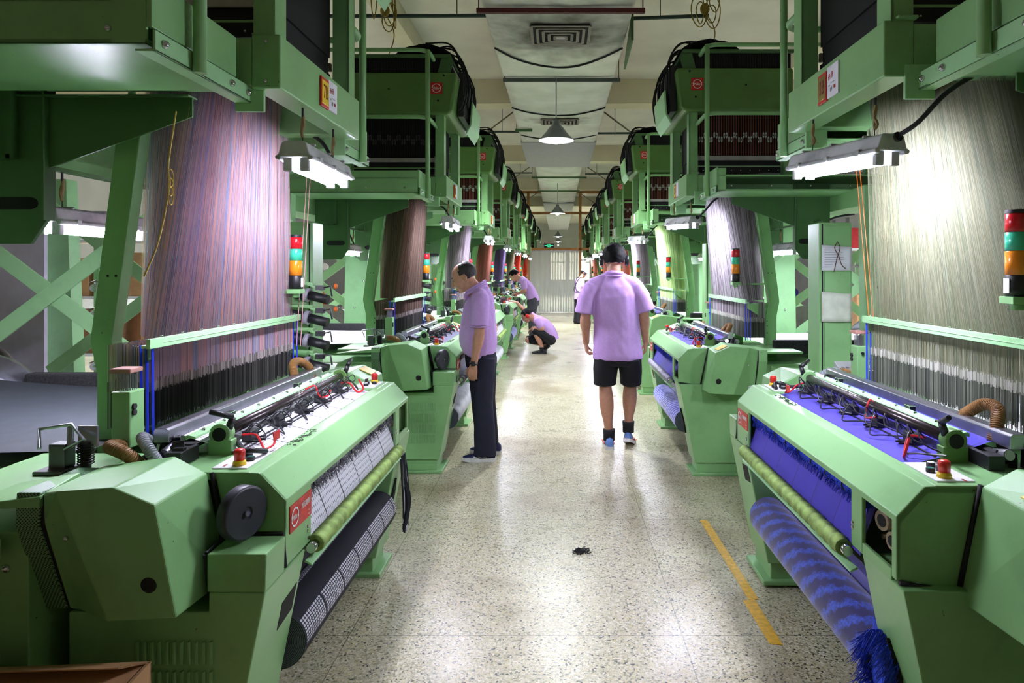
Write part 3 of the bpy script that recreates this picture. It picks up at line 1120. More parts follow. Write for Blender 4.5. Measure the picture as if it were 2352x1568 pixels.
# --- bent posts, brackets, signal tower
for a in (.52, 1.56):
    sg = 1 if a < 1 else -1
    prof = [(1.525, 2.14), (1.625, 2.14), (1.725, 1.36), (1.70, 1.24), (1.70, .90), (1.605, .90), (1.605, 1.24), (1.635, 1.36)]
    mb = MB().prism(prof, a - .006, a + .006)
    mb.prism([(1.521, 2.14), (1.529, 2.14), (1.640, 1.36), (1.612, 1.24), (1.612, .90), (1.602, .90), (1.602, 1.24), (1.630, 1.36)], a - .03, a + .03)
    post = P('bent_post', mb, m_green, root, .002)
    for b, z in ((1.63, 1.60), (1.66, 1.60), (1.62, 1.2), (1.62, 1.16), (1.62, 1.1)):
        P('bolt', MB().cyl((a - sg * .0075, b, z), (a, b, z), .005, n=8), m_dark, post)
    mb = MB()
    e = a - sg * .15
    mb.hull([(e - .01, 1.42, 1.35), (e + .01, 1.42, 1.35), (e - .01, 1.42, 1.31), (e + .01, 1.42, 1.31), (a, 1.62, 1.35), (a, 1.62, 1.20), (a + .012, 1.62, 1.35), (a + .012, 1.62, 1.20)])
    P('rail_bracket', mb, m_dgreen if a < 1 else m_green, post, .002)
ta, tb = 1.545, 1.365
mb = MB()
mb.box(ta - .035, ta + .035, tb - .035, tb + .035, 1.50, 1.524)
mb.box(ta - .02, ta + .02, tb + .03, 1.62, 1.50, 1.515)
mb.cyl((ta, tb, 1.48), (ta, tb, 1.505), .02, n=14)
tw = P('signal_tower', mb, m_green, root, .002)
z = 1.524
for nm, h, m in (('tower_base', .07, m_black), ('amber_lens', .078, m_amber), ('green_lens', .06, m_greenlens), ('red_lens', .06, m_redlens), ('tower_cap', .012, m_black)):
    P(nm, MB().tube([(ta, tb, z), (ta, tb, z + h * .5), (ta, tb, z + h * .96), (ta, tb, z + h)], [.033, .033, .033, .031], 24), m, tw)
    z += h
mb = MB().box(ta - .014, ta + .014, tb - .0345, tb - .032, 1.535, 1.582)
P('tower_sticker', mb, m_paper, tw)

# --- overhead gantry; these parts shift sideways on the looms of the other row
gantry = []


def G(o):
    gantry.append(o)
    return o


mb = MB()
mb.box(.36, 1.30, .962, 1.062, 2.25, 2.437)
mb.box(.375, 1.32, 1.0, 1.07, 2.437, 2.449)
beam = G(P('front_beam', mb, m_green, root, .012, seg=3))
mb = MB()
for z in (2.275, 2.412):
    mb.ball((.358, 1.012, z), .007)
P('beam_bolts', mb, m_chrome, beam)
mb = MB()
mb.box(.745, .835, .953, .962, 2.285, 2.405)
np_ = P('number_plate', mb, m_redplate, beam, .002)
mb = MB().box(.752, .828, .9515, .954, 2.297, 2.393)
npf = P('plate_face', mb, m_plateyel, np_, .002)
mb = MB()
mb.box(.838, .945, .955, .962, 2.29, 2.415)
lc = P('label_card', mb, m_paper, beam, .001)
for k in (.36, 1.30):
    s = 1 if k < 1 else -1
    mb = MB()
    mb.box(min(k, k + s * .09), max(k, k + s * .09), 1.062, 1.95, 2.26, 2.425)
    G(P('cross_beam', mb, m_green, root, .004))
    # triangular gusset
    a = .45 if k < 1 else 1.62
    mb = MB().prism([(1.312, 2.245), (1.312, 2.17), (1.83, 1.985), (1.95, 1.985), (1.95, 2.245)], a - .005, a + .005)
    mb.prism([(1.312, 2.245), (1.312, 2.238), (1.95, 2.238), (1.95, 2.245)], a - .03, a + .03)
    P('gusset_bracket', mb, m_dgreen, root, .002)
    mb = MB().prism([(1.83, 2.36), (2.12, 2.36), (2.12, 1.76), (2.06, 1.715), (1.89, 1.715), (1.83, 1.80)], a - .01, a + .01)
    mb.prism([(1.825, 2.36), (1.835, 2.36), (1.835, 1.80), (1.825, 1.80)], a - .03, a + .03)
    hp = P('hanger_plate', mb, m_dgreen, root, .003)
    mb = MB()
    prof = [(1.94 + .05 * (1 if i < 8 else -1) + .03 * math.cos(PI / 2 - i * PI / 7.5 if i < 8 else PI / 2 - i * PI / 7.5), 1.86 + .022 * math.sin(PI / 2 - i * PI / 7.5)) for i in range(16)]
    mb.prism([(y, z) for y, z in prof], a - .0125, a + .0125)
    P('oval_hole', mb, m_dark, hp)
# upright channels
for a in (.37, 1.20):
    for b in (.985, 1.78):
        mb = MB()
        mb.box(a, a + .10, b, b + .012, 2.43, 2.97)
        mb.box(a, a + .012, b, b + .075, 2.43, 2.97)
        mb.box(a + .088, a + .10, b, b + .075, 2.43, 2.97)
        if b > 1.5: mb.box(a, a + .1, b, b + .1, 2.36, 2.5)
        G(P('upright_channel', mb, m_green, root, .002))

# hook box with its rods and tags
mb = MB()
mb.box(.46, 1.21, 1.075, 1.80, 2.62, 2.95)
mb.box(.44, 1.23, 1.08, 1.80, 2.455, 2.545)
mb.box(.46, 1.21, 1.085, 1.80, 2.545, 2.62)
hk = G(P('hook_box', mb, m_dark, root))
for a in (.452, 1.218):
    s = -1 if a < 1 else 1
    mb = MB()
    for q in range(34):
        b = 1.09 + q * .021
        mb.cyl((a, b, 2.605), (a, b, 2.945), .0042, n=6)
    P('hook_rods', mb, m_rodred, hk)
    mb = MB()
    rs = random.Random(9)
    for q in range(34):
        b = 1.09 + q * .021
        zc = 2.74 + (.035 if (q // 2) % 2 else 0) + rs.uniform(-.004, .004)
        mb.prism([(b - .0065, zc - .018), (b, zc - .026), (b + .0065, zc - .018), (b + .0065, zc + .018), (b, zc + .026), (b - .0065, zc + .018)], a + s * .004, a + s * .010)
        mb.box(min(a + s * .009, a + s * .0115), max(a + s * .009, a + s * .0115), b - .0025, b + .0025, zc - .007, zc + .007, 1)
    P('hook_tags', mb, [m_tag, m_dark], hk)
    mb = MB().box(min(a, a + s * .02), max(a, a + s * .02), 1.075, 1.80, 2.56, 2.598)
    P('comb_rail', mb, M('pale_grey_rail', srgb(168, 164, 160), .5) if a < 1 else bpy.data.materials['pale_grey_rail'], hk, .002)
    mb = MB()
    for q in range(9):
        mb.ball((a + s * .012, 1.12 + q * .08, 2.475), .006, 8, 6, 1)
    mb.box(min(a, a + s * .014), max(a, a + s * .014), 1.075, 1.8, 2.505, 2.515)
    P('rail_bolts', mb, [m_green, m_chrome], hk)

# jacquard head
mb = MB()
prof = [(.905, 2.985), (.94, 2.952), (1.85, 2.952), (1.85, 3.315), (.872, 3.315), (.868, 3.28)]
mb.prism(prof, .33, 1.36)
head = G(P('jacquard_head', mb, m_green_warm, root, .03, seg=3))
for a, fc in ((.33, (-1, 0, 0)), (1.36, (1, 0, 0))):
    s = fc[0]
    mb = MB().box(min(a + s * .0005, a + s * .004), max(a + s * .0005, a + s * .004), .992, 1.094, 3.125, 3.227)
    lg = P('maker_badge', mb, m_redplate, head, .001)
    mb = MB()
    logo_ring(mb, .033, .040, face_mtx((a + s * .0042, 1.043 - B0, 3.176), fc), 14)
    mb.build('emblem_ring', m_whiteink, lg)
    text_mesh('emblem_lettering', 'Müller', .03, m_whiteink, lg, face_mtx((a + s * .0045, 1.043 - B0, 3.175), fc), sx=.70)
    mb = MB()
    for b, z in ((1.03, 3.07), (.98, 3.285), (1.45, 3.17)):
        mb.cyl((a + s * .003, b, z), (a - s * .01, b, z), .009, n=10)
    P('head_holes', mb, m_dark, head)
mb = MB()
mb.box(.38, 1.31, .95, 1.84, 3.31, 3.465)
for q in range(40):
    b = .96 + q * .0215
    for a in (.378, 1.312):
        mb.cyl((a, b, 3.315), (a, b, 3.46), .008, n=6)
P('cable_stack', mb, m_dfabric, head)
mb = MB()
for a in (.365, 1.325):
    mb.box(a - .014, a + .014, .93, 1.86, 3.445, 3.475)
    mb.prism([(.93, 3.47), (.905, 3.40), (.93, 3.315), (1.04, 3.315), (1.0, 3.47)], a - .006, a + .006)
mb.box(.365, 1.325, .925, .945, 3.44, 3.47)
P('top_frame', mb, m_dgreen, head, .003)
mb = MB()


def hump(u, v):
    a = .36 + .97 * u
    t = PI * v
    b0, b1 = .90, 1.42
    h = .10 * math.sin(t) ** .7 + .012 * noise.noise(Vector((a * 9, v * 7, 0)))
    return (a, b0 + (b1 - b0) * v, 3.462 + max(0, h))


mb.grid(hump, 18, 14)
for q in range(10):
    a = .40 + q * .094
    rs = random.Random(q)
    mb.tube(spline([(a, 1.15, 3.53 + rs.random() * .06), (a, .95, 3.54 + rs.random() * .05), (a + .01, .855 + rs.uniform(-.02, .02), 3.44), (a + .01, .815 + rs.uniform(-.02, .02), 3.25), (a, .83, 3.06), (a, .87, 3.0)], 6), .0075, 6)
P('control_cables', mb, m_dfabric, head)
mb = MB()
mb.box(.50, 1.26, .835, .885, 2.97, 3.36)
for q in range(8):
    mb.box(.52 + q * .09, .56 + q * .09, .828, .838, 2.99, 3.34)
mb.tube([(.42, .93, 3.40), (.42, .86, 3.26)], .010, 8, 1)
P('valve_block', mb, [m_black, m_steel], head, .003)
mb = MB().prism([(.835, 2.86), (.79, 2.94), (.775, 3.14), (.79, 3.15), (.805, 2.95), (.845, 2.875)], .70, 1.28)
P('cover_flap', mb, m_lgreen, head, .003)

# platforms, poles and handrails at both ends
for k in (0, 1):
    X = (lambda a: 1.69 - a) if k else (lambda a: a)
    mb = MB()
    a0, a1 = sorted((X(-.18), X(.30)))
    mb.box(a0, a1, 1.10, 2.60, 2.335, 2.35)
    mb.box(a0, a0 + .012, 1.10, 2.60, 2.225, 2.40)
    mb.box(a1 - .012, a1, 1.10, 1.16, 2.225, 2.40)
    mb.box(a0, a1, 1.085, 1.10, 2.27, 2.405)
    mb.box(a0, a1, 1.10, 2.6, 2.225, 2.24)
    pf = G(P('platform', mb, m_green, root, .003))
    mb = MB()
    b0, b1 = sorted((X(-.18), X(.40)))
    mb.box(b0, b1, 1.075, 1.083, 2.205, 2.262)
    mb.box(b0, b1, 1.075, 1.13, 2.205, 2.212)
    e0, e1 = sorted((X(.385), X(.40)))
    mb.box(e0, e1, 1.03, 1.13, 2.175, 2.29)
    P('platform_bracket', mb, m_lgreen, pf, .002)
    for a in (-.14, .24, .36):
        P('bolt', MB().ball((X(a), 1.073, 2.235), .012, 10, 7), m_chrome, pf)
    for b in (1.2, 1.5, 1.8, 2.1):
        P('bolt', MB().ball((a0 - .002 if not k else a1 + .002, b, 2.265), .009, 10, 7), m_chrome, pf)
    mb = MB()
    mb.cyl((X(.01), 1.056, 2.20), (X(.01), 1.056, 3.40), .019, n=16)
    mb.tube([(X(.01), 2.3, 2.35), (X(.01), 2.3, 3.40)], .019, 12)
    for z, en in ((3.40, .24), (2.86, .42)):
        mb.tube([(X(.01), 2.3, z), (X(.01), 1.22, z)] + [(X(.01 + .11 * (1 - math.cos(t * PI / 12))), 1.14 - .085 * math.sin(t * PI / 12), z) for t in range(0, 7)] + [(X(en), 1.05, z - .01)], .017, 12)
    G(P('handrail', mb, m_green, root))

# --- rear pillars and cross braces, control cabinet, feeders, warp
for a in (-.14, 2.2):
    mb = MB()
    mb.hull([(a, 2.12, .0), (a + .10, 2.12, .0), (a, 2.44, 0), (a + .10, 2.44, 0), (a, 2.10, 2.24), (a + .10, 2.10, 2.24), (a, 2.40, 2.24), (a + .10, 2.40, 2.24)])
    rp_ = P('rear_pillar', mb, m_lgreen, root, .004)
    mb = MB()
    for b, z in ((2.2, 1.5), (2.3, 1.2), (2.2, .98)):
        mb.ball((a - .003, b, z), .014)
        mb.ball((a + .103, b, z), .014)
    P('pillar_bolts', mb, m_chrome, rp_)
    mb = MB()
    mb.bar((a + .03, 2.42, 2.02), (a + .03, 4.02, .82), .014, .10)
    mb.bar((a + .05, 2.42, .92), (a + .05, 4.02, 2.12), .014, .10)
    P('cross_brace', mb, m_lgreen, root, .002)
mb = MB().box(-.14, 2.3, 2.12, 2.40, 2.10, 2.24)
P('rear_beam', mb, m_green, root, .004)
mb = MB().box(2.50, 2.70, 1.62, 1.84, .12, 1.94)
mb.box(2.49, 2.71, 1.61, 1.85, .0, .12)
cab = P('control_cabinet', mb, m_green, root, .006)
mb = MB()
for a in (2.497, 2.703):
    mb.box(a - .004, a + .004, 1.655, 1.83, .20, 1.92)
P('cabinet_cover', mb, m_green, cab, .003)
mb = MB()
mb.box(2.488, 2.495, 1.70, 1.79, 1.50, 1.60)
P('recessed_handle', mb, m_black, cab, .003)
mb = MB()
mb.tube([(2.502, 1.643, .15), (2.502, 1.643, 1.93)], .006, 6)
mb.tube([(2.698, 1.643, .15), (2.698, 1.643, 1.93)], .006, 6)
P('cover_seal', mb, m_rubber, cab)
mb = MB().box(2.5, 2.7, 1.842, 1.85, .2, 1.9)
for k, z in enumerate((1.475, 1.33, 1.185, 1.04)):
    mb = MB()
    mb.bar((2.36, 1.80, z + .07), (2.36, 1.56, z + .06), .05, .018)
    mb.bar((2.36, 1.60, z + .06), (2.36, 1.50, z + .02), .05, .014)
    mb.box(2.34, 2.50, 1.76, 1.82, z + .03, z + .08)
    fd = P('yarn_feeder', mb, m_green, root, .002)
    mb = MB()
    mb.cyl((2.34, 1.76, z + .02), (2.33, 1.62, z - .005), .036, n=18)
    mb.cyl((2.33, 1.61, z - .006), (2.33, 1.58, z - .012), .045, n=18, mat=1)
    mb.cyl((2.33, 1.58, z - .012), (2.32, 1.46, z - .04), .030, n=18, mat=0)
    P('feeder_drum', mb, [m_black, m_clear], fd)
    mb = MB()
    mb.tube([(2.34, 1.52, z + .03), (2.34, 1.45, z + .045), (2.34, 1.44, z - .02)], .006, 6)
    mb.box(2.32, 2.36, 1.49, 1.54, z + .02, z + .05)
    if k < 2:
        mb.ball((2.335, 1.415, z + .045), (.018, .012, .018), mat=1)
    P('feeder_arm', mb, [m_black, m_orange], fd)


def warp(u, v):
    return (.36 + 1.32 * u, 1.62 + 1.5 * v, 1.0 + .04 * v - .03 * math.sin(PI * v))


mb = MB().grid(warp, 10, 8, uvs=(1.3, 1.5))
warps = P('warp_sheet', mb, m_warpw, root, normals=False)
mb = MB().box(1.70, 1.78, 1.62, 2.9, .95, 1.06)
P('padded_bar', mb, m_fluffd, root, .012)
mb = MB().cyl((.30, 3.15, .80), (1.74, 3.15, .80), .25, n=32)
wbm = P('warp_beam', mb, m_warpw, root)
mb = MB()
for a in (.26, 1.74):
    mb.cyl((a, 3.15, .80), (a + .03, 3.15, .80), .36, n=32)
mb.box(.2, .26, 2.95, 3.35, 0, .85)
mb.box(1.78, 1.84, 2.95, 3.35, 0, .85)
P('beam_flange', mb, m_steel, wbm)
loom_proto = root


# ---------------------------------------------------------------- strip lamps that hang from the looms
def make_lamp():
    r = empty('strip_lamp')
    L, W = .60, .125
    mb = MB()
    prof = [(-W / 2, 0), (-W / 2 - .008, .004), (-W / 2 - .008, .014), (-W / 2 + .004, .02), (-W / 2 + .016, .062), (-W / 2 + .028, .07), (W / 2 - .028, .07), (W / 2 - .016, .062), (W / 2 - .004, .02), (W / 2 + .008, .014), (W / 2 + .008, .004), (W / 2, 0), (W / 2 - .012, -.002), (W / 2 - .012, .01), (-W / 2 + .012, .01), (-W / 2 + .012, -.002)]
    mb.prism(prof, -L / 2, L / 2)
    for x in (-.2, 0, .2):
        mb.box(x - .012, x + .012, -W / 2 - .012, W / 2 + .012, .0, .024)
        mb.box(x - .006, x + .006, -.05, .05, .066, .076)
    mb.build('lamp_housing', m_lampbody, r, .004)
    for y in (-.031, .031):
        MB().tube([(-L / 2 + .05, y, -.018), (-L / 2 + .06, y, -.018), (L / 2 - .06, y, -.018), (L / 2 - .05, y, -.018)], [.011, .0145, .0145, .011], 12).build('fluorescent_tube', m_tubelit, r)
        for x in (-L / 2 + .035, L / 2 - .035):
            MB().box(x - .012, x + .012, y - .017, y + .017, -.04, .012).build('tube_socket', m_lampbody, r, .004)
    for x in (-.2, .2):
        mb = MB()
        mb.tube([(x, 0, .07), (x, 0, .105)], .002, 5, 1)
        mb.tube(spline([(x, 0, .10), (x + .006, .006, .12), (x, -.004, .15), (x + .004, 0, .19)], 5), .006, 6)
        mb.tube(spline([(x, 0, .10), (x - .006, .003, .13), (x + .003, .002, .17), (x, 0, .19)], 5), .005, 6)
        mb.tube([(x, 0, .18), (x, 0, .215)], .005, 6, 1)
        mb.build('hanging_tie', [m_string, m_black], r)
    mb = MB()
    mb.cyl((.27, .015, .05), (.305, .02, .06), .018, n=12)
    mb.tube(spline([(.29, .02, .06), (.36, .05, .10), (.42, .12, .20), (.46, .24, .27), (.5, .40, .30)], 8), .009, 8)
    mb.build('power_cable', m_black, r)
    return r


lamp_proto = make_lamp()

# lamp rail under the gantry's rear, from which the rear lamp hangs
mb = MB()
mb.box(.30, 1.60, 1.985, 2.015, 2.015, 2.03)
for a in (.40, 1.26):
    mb.box(a, a + .03, 1.93, 2.0, 2.015, 2.03)
    mb.box(a, a + .03, 1.925, 1.945, 2.015, 2.30)
G(P('lamp_rail', mb, m_dgreen, loom_proto))

# ---------------------------------------------------------------- place the looms
hr = harness.data.copy()
for v in hr.vertices:
    v.co.x += .19 * max(0, (v.co.z - 1.372) / (HT - 1.372))

S = srgb
PAL = {
    'coral_blue': [S(210, 156, 146), S(124, 130, 178), S(168, 148, 154), S(202, 166, 160), S(132, 156, 186), S(178, 160, 168), S(218, 164, 146), S(146, 134, 148), S(194, 178, 184), S(116, 104, 116)],
    'sand': [S(128, 130, 100), S(114, 116, 88), S(136, 138, 110), S(104, 106, 80), S(92, 102, 78), S(122, 118, 88), S(138, 140, 118), S(108, 114, 88)],
    'brown': [S(70, 54, 46), S(104, 84, 70), S(48, 38, 34), S(132, 112, 94), S(86, 66, 56)],
    'mauve': [S(120, 108, 116), S(152, 140, 146), S(86, 76, 84), S(196, 186, 192), S(104, 92, 100)],
    'rust': [S(150, 92, 76), S(112, 66, 56), S(176, 120, 102), S(86, 54, 48), S(160, 106, 88)],
    'violet': [S(112, 92, 130), S(78, 72, 112), S(150, 124, 160), S(64, 60, 84), S(132, 118, 142)],
    'olive': [S(122, 114, 92), S(96, 90, 74), S(156, 146, 120), S(80, 74, 62)],
    'red': [S(226, 84, 64), S(200, 66, 54), S(236, 120, 96), S(176, 60, 50)],
    'silver': [S(120, 112, 112), S(160, 154, 156), S(88, 78, 78), S(190, 186, 190), S(74, 66, 66)],
    'lime': [S(150, 196, 96), S(190, 212, 130), S(120, 170, 104), S(206, 220, 160), S(96, 140, 90)],
    'pale': [S(190, 186, 184), S(150, 140, 140), S(112, 98, 94), S(214, 210, 208)],
    'peach': [S(232, 160, 132), S(212, 138, 112), S(240, 186, 160), S(196, 126, 100)],
}
TH = {k: threads('harness_cords_' + k, v) for k, v in PAL.items()}
sl_sand = threads('heddle_sleeves_pale', [S(170, 170, 154), S(140, 142, 126), S(116, 118, 104), S(186, 186, 174)])
wr_sand = threads('heddle_wires_green_grey', [S(70, 76, 66), S(92, 98, 84), S(48, 52, 46), S(120, 124, 108)], .45)

LEFT = [('7B', 'coral_blue', cl_white, rl_dash, rl_blk, rv_green, fl_grey, m_warpd, 'nearest green loom on the left, number plate 7B, pink and blue cords, white label cloth'),
        ('8B', 'brown', cl_dark, rl_white, rl_white, rv_grey, fl_grey, m_warpw, 'green loom with brown cords and dark striped cloth, where the balding man stands'),
        ('9B', 'mauve', cl_white, rl_white, rl_white, rv_green, fl_grey, m_warpw, 'green loom with mauve grey cords, just behind the balding man'),
        ('10B', 'rust', cl_grey, rl_bluew, rl_white, rv_green, fl_grey, m_warpw, 'green loom with rust red cords, beside the squatting man'),
        ('11B', 'violet', cl_grey, rl_white, rl_white, rv_green, fl_grey, m_warpw, 'green loom with violet cords, over which a man bends'),
        ('12B', 'olive', cl_grey, rl_white, rl_white, rv_green, fl_grey, m_warpw, 'green loom with olive cords behind the bending man'),
        ('13B', 'red', cl_grey, rl_white, rl_white, rv_green, fl_grey, m_warpw, 'green loom with bright red cords beside the wooden partition')]
RIGHT = [('1B', 'sand', cl_blue, rl_blue, cl_blue, rv_green, fl_blue, m_warpw, 'nearest green loom on the right, number plate 1B, sand cords, blue cloth roll'),
         ('2B', 'silver', cl_blue, rl_bluew, rl_white, rv_grey, fl_blue, m_warpw, 'green loom with silver brown cords and blue cloth, right of the walking man'),
         ('3B', 'lime', cl_blue, rl_white, rl_white, rv_green, fl_blue, m_warpw, 'green loom with lime green cords, beyond the walking man'),
         ('4B', 'pale', cl_grey, rl_white, rl_white, rv_green, fl_grey, m_warpw, 'fourth green loom of the right row, pale grey brown cords behind the lime ones'),
         ('5B', 'peach', cl_grey, rl_white, rl_white, rv_green, fl_grey, m_warpw, 'fifth green loom of the right row, peach cords, behind the walking man'),
         ('6B', 'peach', cl_grey, rl_white, rl_white, rv_green, fl_grey, m_warpw, 'sixth green loom of the right row, next to the woman in the white cap'),
         ('14B', 'peach', cl_grey, rl_white, rl_white, rv_green, fl_grey, m_warpw, 'last green loom of the right row, next to the wooden partition')]


def slot(o, i, m):
    o.material_slots[i].link = 'OBJECT'
    o.material_slots[i].material = m


gset = {o.name for o in gantry}
m_tagd = M('dark_grey_tags', srgb(58, 54, 54), .5)
pn = {k: v.name for k, v in dict(harness=harness, heddles=heddles, fabric=fabric, fluff=fluff, croll=croll, drop=dropcloth, roller=wr, warp=warps, plate=np_, face=npf, card=lc, gb=g1).items()}
PITCH = 3.5
first = True
tables = []
rows = [(s, k, d) for k in range(7) for s, d in (('L', LEFT[k]), ('R', RIGHT[k]))]
rows += [('L', 7.9, ('15B', 'red', cl_grey, rl_white, rl_white, rv_green, fl_grey, m_warpw, 'green loom seen through the partition glass on the left')),
         ('R', 7.9, ('16B', 'peach', cl_grey, rl_white, rl_white, rv_green, fl_grey, m_warpw, 'green loom seen through the partition glass on the right'))]
for s, k, d in rows:
    t = {}
    c = copy_tree(loom_proto, None, t)
    if s == 'L':
        c.location = (-B0, 2.0 + PITCH * k, 0); c.rotation_euler.z = R(90)
    else:
        c.location = (B0 + .115, 3.75 + PITCH * k, 0.012 if k == 0 else 0); c.rotation_euler.z = R(-90)
        t[pn['harness']].data = hr
        for nm in gset:
            t[nm].location.x += .19
    num, pal, cl, rl, dr, rv, fl, wp, lab = d
    tag(c, lab, 'loom', 'jacquard looms along the aisle' if k < 7 else 'looms beyond the partition')
    slot(t[pn['harness']], 0, TH[pal]); slot(t[pn['heddles']], 0, TH[pal])
    if pal in ('sand', 'lime', 'silver'):
        slot(t[pn['heddles']], 1, sl_sand); slot(t[pn['heddles']], 2, wr_sand)
    slot(t[pn['fabric']], 0, cl); slot(t[pn['fluff']], 0, fl); slot(t[pn['croll']], 0, rl); slot(t[pn['drop']], 0, dr)
    slot(t[pn['roller']], 0, rv); slot(t[pn['warp']], 0, wp)
    if s == 'R':
        for o_ in [q for q in c.children if q.name.startswith('yarn_feeder')]:
            for q in list(o_.children_recursive): bpy.data.objects.remove(q)
            bpy.data.objects.remove(o_)
    if s == 'L' and k < 1.5:
        for o_ in c.children_recursive:
            if o_.name.startswith('hook_tags'): slot(o_, 0, m_tagd)
            if o_.name.startswith('hook_rods'): slot(o_, 0, m_dfabric)
    if pal == 'sand': slot(t[pn['face']], 0, m_brass)
    dark = M('dark_number_ink', srgb(120, 16, 16), .5) if 'dark_number_ink' not in bpy.data.materials else bpy.data.materials['dark_number_ink']
    text_mesh('number_lettering', num, .082 if len(num) < 3 else .06, dark, t[pn['face']], face_mtx((.79, .9512 - B0, 2.345), (0, -1, 0)), sx=.62)
    if k == 0:
        for zz, tx, sz, mm, xo in ((2.392, '分 條', .03, m_redink, .88), (2.335, '·  — · —', .012, m_inkgrey, .888), (2.318, '▪▪ ııl▪', .018, m_inkgrey, .885), (2.31, '★', .02, m_redink, .93)):
            pass
        mb = MB()
        rs = random.Random(4)
        for q, (x, z) in enumerate(((.862, 2.372), (.89, 2.376))):     # two red characters
            for dx, dz, w, h in ((-.008, .008, .016, .003), (-.010, .0, .02, .003), (-.002, -.012, .003, .024), (.006, -.010, .003, .016), (-.010, -.012, .003, .012)):
                mb.box(x + dx, x + dx + w, .9542, .9552, z + dz, z + dz + h)
        mb.box(.905, .922, .9542, .9552, 2.318, 2.331)
        P('label_print', mb, m_redink, t[pn['card']])
        mb = MB()
        for x0, x1, z0, z1 in ((.855, .867, 2.335, 2.340), (.872, .876, 2.312, 2.328), (.878, .884, 2.314, 2.328), (.887, .890, 2.317, 2.332), (.875, .915, 2.344, 2.346)):
            mb.box(x0, x1, .9542, .9552, z0, z1)
        P('label_print', mb, m_inkgrey, t[pn['card']])
    tables.append((s, k, c, t))
for ch in list(loom_proto.children_recursive):
    bpy.data.objects.remove(ch)
bpy.data.objects.remove(loom_proto)

# lamps: one under each front beam, one under each rear lamp rail
RANK = ['nearest', 'second', 'third', 'fourth', 'fifth', 'sixth', 'last', 'far']


def place_lamp(x, y, z, rz, label, rear, group, tilt=0):
    c = copy_tree(lamp_proto)
    c.location = (x, y, z); c.rotation_euler = (0, tilt, rz)
    tag(c, label, 'strip light', group)
    if rear:
        for ch in c.children:
            if ch.name.startswith('fluorescent'):
                slot(ch, 0, m_tuberear)
    return c


for s, k, c, t in tables:
    ki = int(k)
    side = 'left' if s == 'L' else 'right'
    if s == 'L':
        place_lamp(-1.0, 2.85 + PITCH * k, 2.035, R(92), 'strip light under the front beam of the %s loom in the left row' % RANK[ki], False, 'strip lights over the loom fronts')
        place_lamp(-2.0, 2.95 + PITCH * k, 1.80, R(90), 'strip light behind the cords of the %s loom in the left row' % RANK[ki], True, 'strip lights behind the cords')
    else:
        place_lamp(1.125, 2.72 + PITCH * k, 2.047 if k == 0 else 2.035, R(-78), 'strip light under the front beam of the %s loom in the right row' % RANK[ki], False, 'strip lights over the loom fronts', R(2))
        place_lamp(2.115, 2.80 + PITCH * k, 1.80, R(-90), 'strip light behind the cords of the %s loom in the right row' % RANK[ki], True, 'strip lights behind the cords')
for ch in list(lamp_proto.children_recursive):
    bpy.data.objects.remove(ch)
bpy.data.objects.remove(lamp_proto)


# ---------------------------------------------------------------- the hall
def struct(o):
    o['kind'] = 'structure'
    return o


# terrazzo floor
m_floor, nt, b = new_mat('terrazzo_floor')
tc = N(nt, 'ShaderNodeTexCoord')
L = nt.links.new
v1 = N(nt, 'ShaderNodeTexVoronoi'); v1.inputs['Scale'].default_value = 120
L(tc.outputs['Object'], v1.inputs['Vector'])
sep = N(nt, 'ShaderNodeSeparateColor')
L(v1.outputs['Color'], sep.inputs['Color'])
chips = ramp(nt, [(0.0, srgb(206, 200, 172)), (.40, srgb(190, 184, 150)), (.62, srgb(222, 216, 194)), (.74, srgb(160, 158, 124)), (.84, srgb(202, 190, 140)), (.925, srgb(120, 120, 102)), (.968, srgb(66, 66, 60))], 'CONSTANT')
L(sep.outputs['Red'], chips.inputs['Fac'])
v2 = N(nt, 'ShaderNodeTexVoronoi'); v2.inputs['Scale'].default_value = 260
L(tc.outputs['Object'], v2.inputs['Vector'])
sp2 = N(nt, 'ShaderNodeSeparateColor'); L(v2.outputs['Color'], sp2.inputs['Color'])
fine = ramp(nt, [(0, (1, 1, 1, 1)), (.80, (.86, .85, .78, 1)), (.9, (.5, .5, .45, 1))], 'CONSTANT')
L(sp2.outputs['Green'], fine.inputs['Fac'])
mul = N(nt, 'ShaderNodeMix', data_type='RGBA', blend_type='MULTIPLY'); mul.inputs['Factor'].default_value = .8
L(chips.outputs['Color'], mul.inputs['A']); L(fine.outputs['Color'], mul.inputs['B'])
# worn, dirty patches
n1 = N(nt, 'ShaderNodeTexNoise'); n1.inputs['Scale'].default_value = .9; n1.inputs['Detail'].default_value = 7; n1.inputs['Roughness'].default_value = .62
L(tc.outputs['Object'], n1.inputs['Vector'])
st = ramp(nt, [(.36, (.58, .50, .40, 1)), (.50, (1, 1, 1, 1))])
L(n1.outputs['Fac'], st.inputs['Fac'])
mul2 = N(nt, 'ShaderNodeMix', data_type='RGBA', blend_type='MULTIPLY'); mul2.inputs['Factor'].default_value = .8
L(mul.outputs['Result'], mul2.inputs['A']); L(st.outputs['Color'], mul2.inputs['B'])
n3 = N(nt, 'ShaderNodeTexNoise'); n3.inputs['Scale'].default_value = 13; n3.inputs['Detail'].default_value = 4; n3.inputs['Distortion'].default_value = .6
mp3 = N(nt, 'ShaderNodeMapping'); mp3.inputs['Scale'].default_value = (.8, 1.0, 1)
L(tc.outputs['Object'], mp3.inputs['Vector']); L(mp3.outputs['Vector'], n3.inputs['Vector'])
sp = ramp(nt, [(.685, (0, 0, 0, 1)), (.72, (1, 1, 1, 1))])
L(n3.outputs['Fac'], sp.inputs['Fac'])
mx3 = N(nt, 'ShaderNodeMix', data_type='RGBA')
m5 = N(nt, 'ShaderNodeMath', operation='MULTIPLY'); m5.inputs[1].default_value = .62
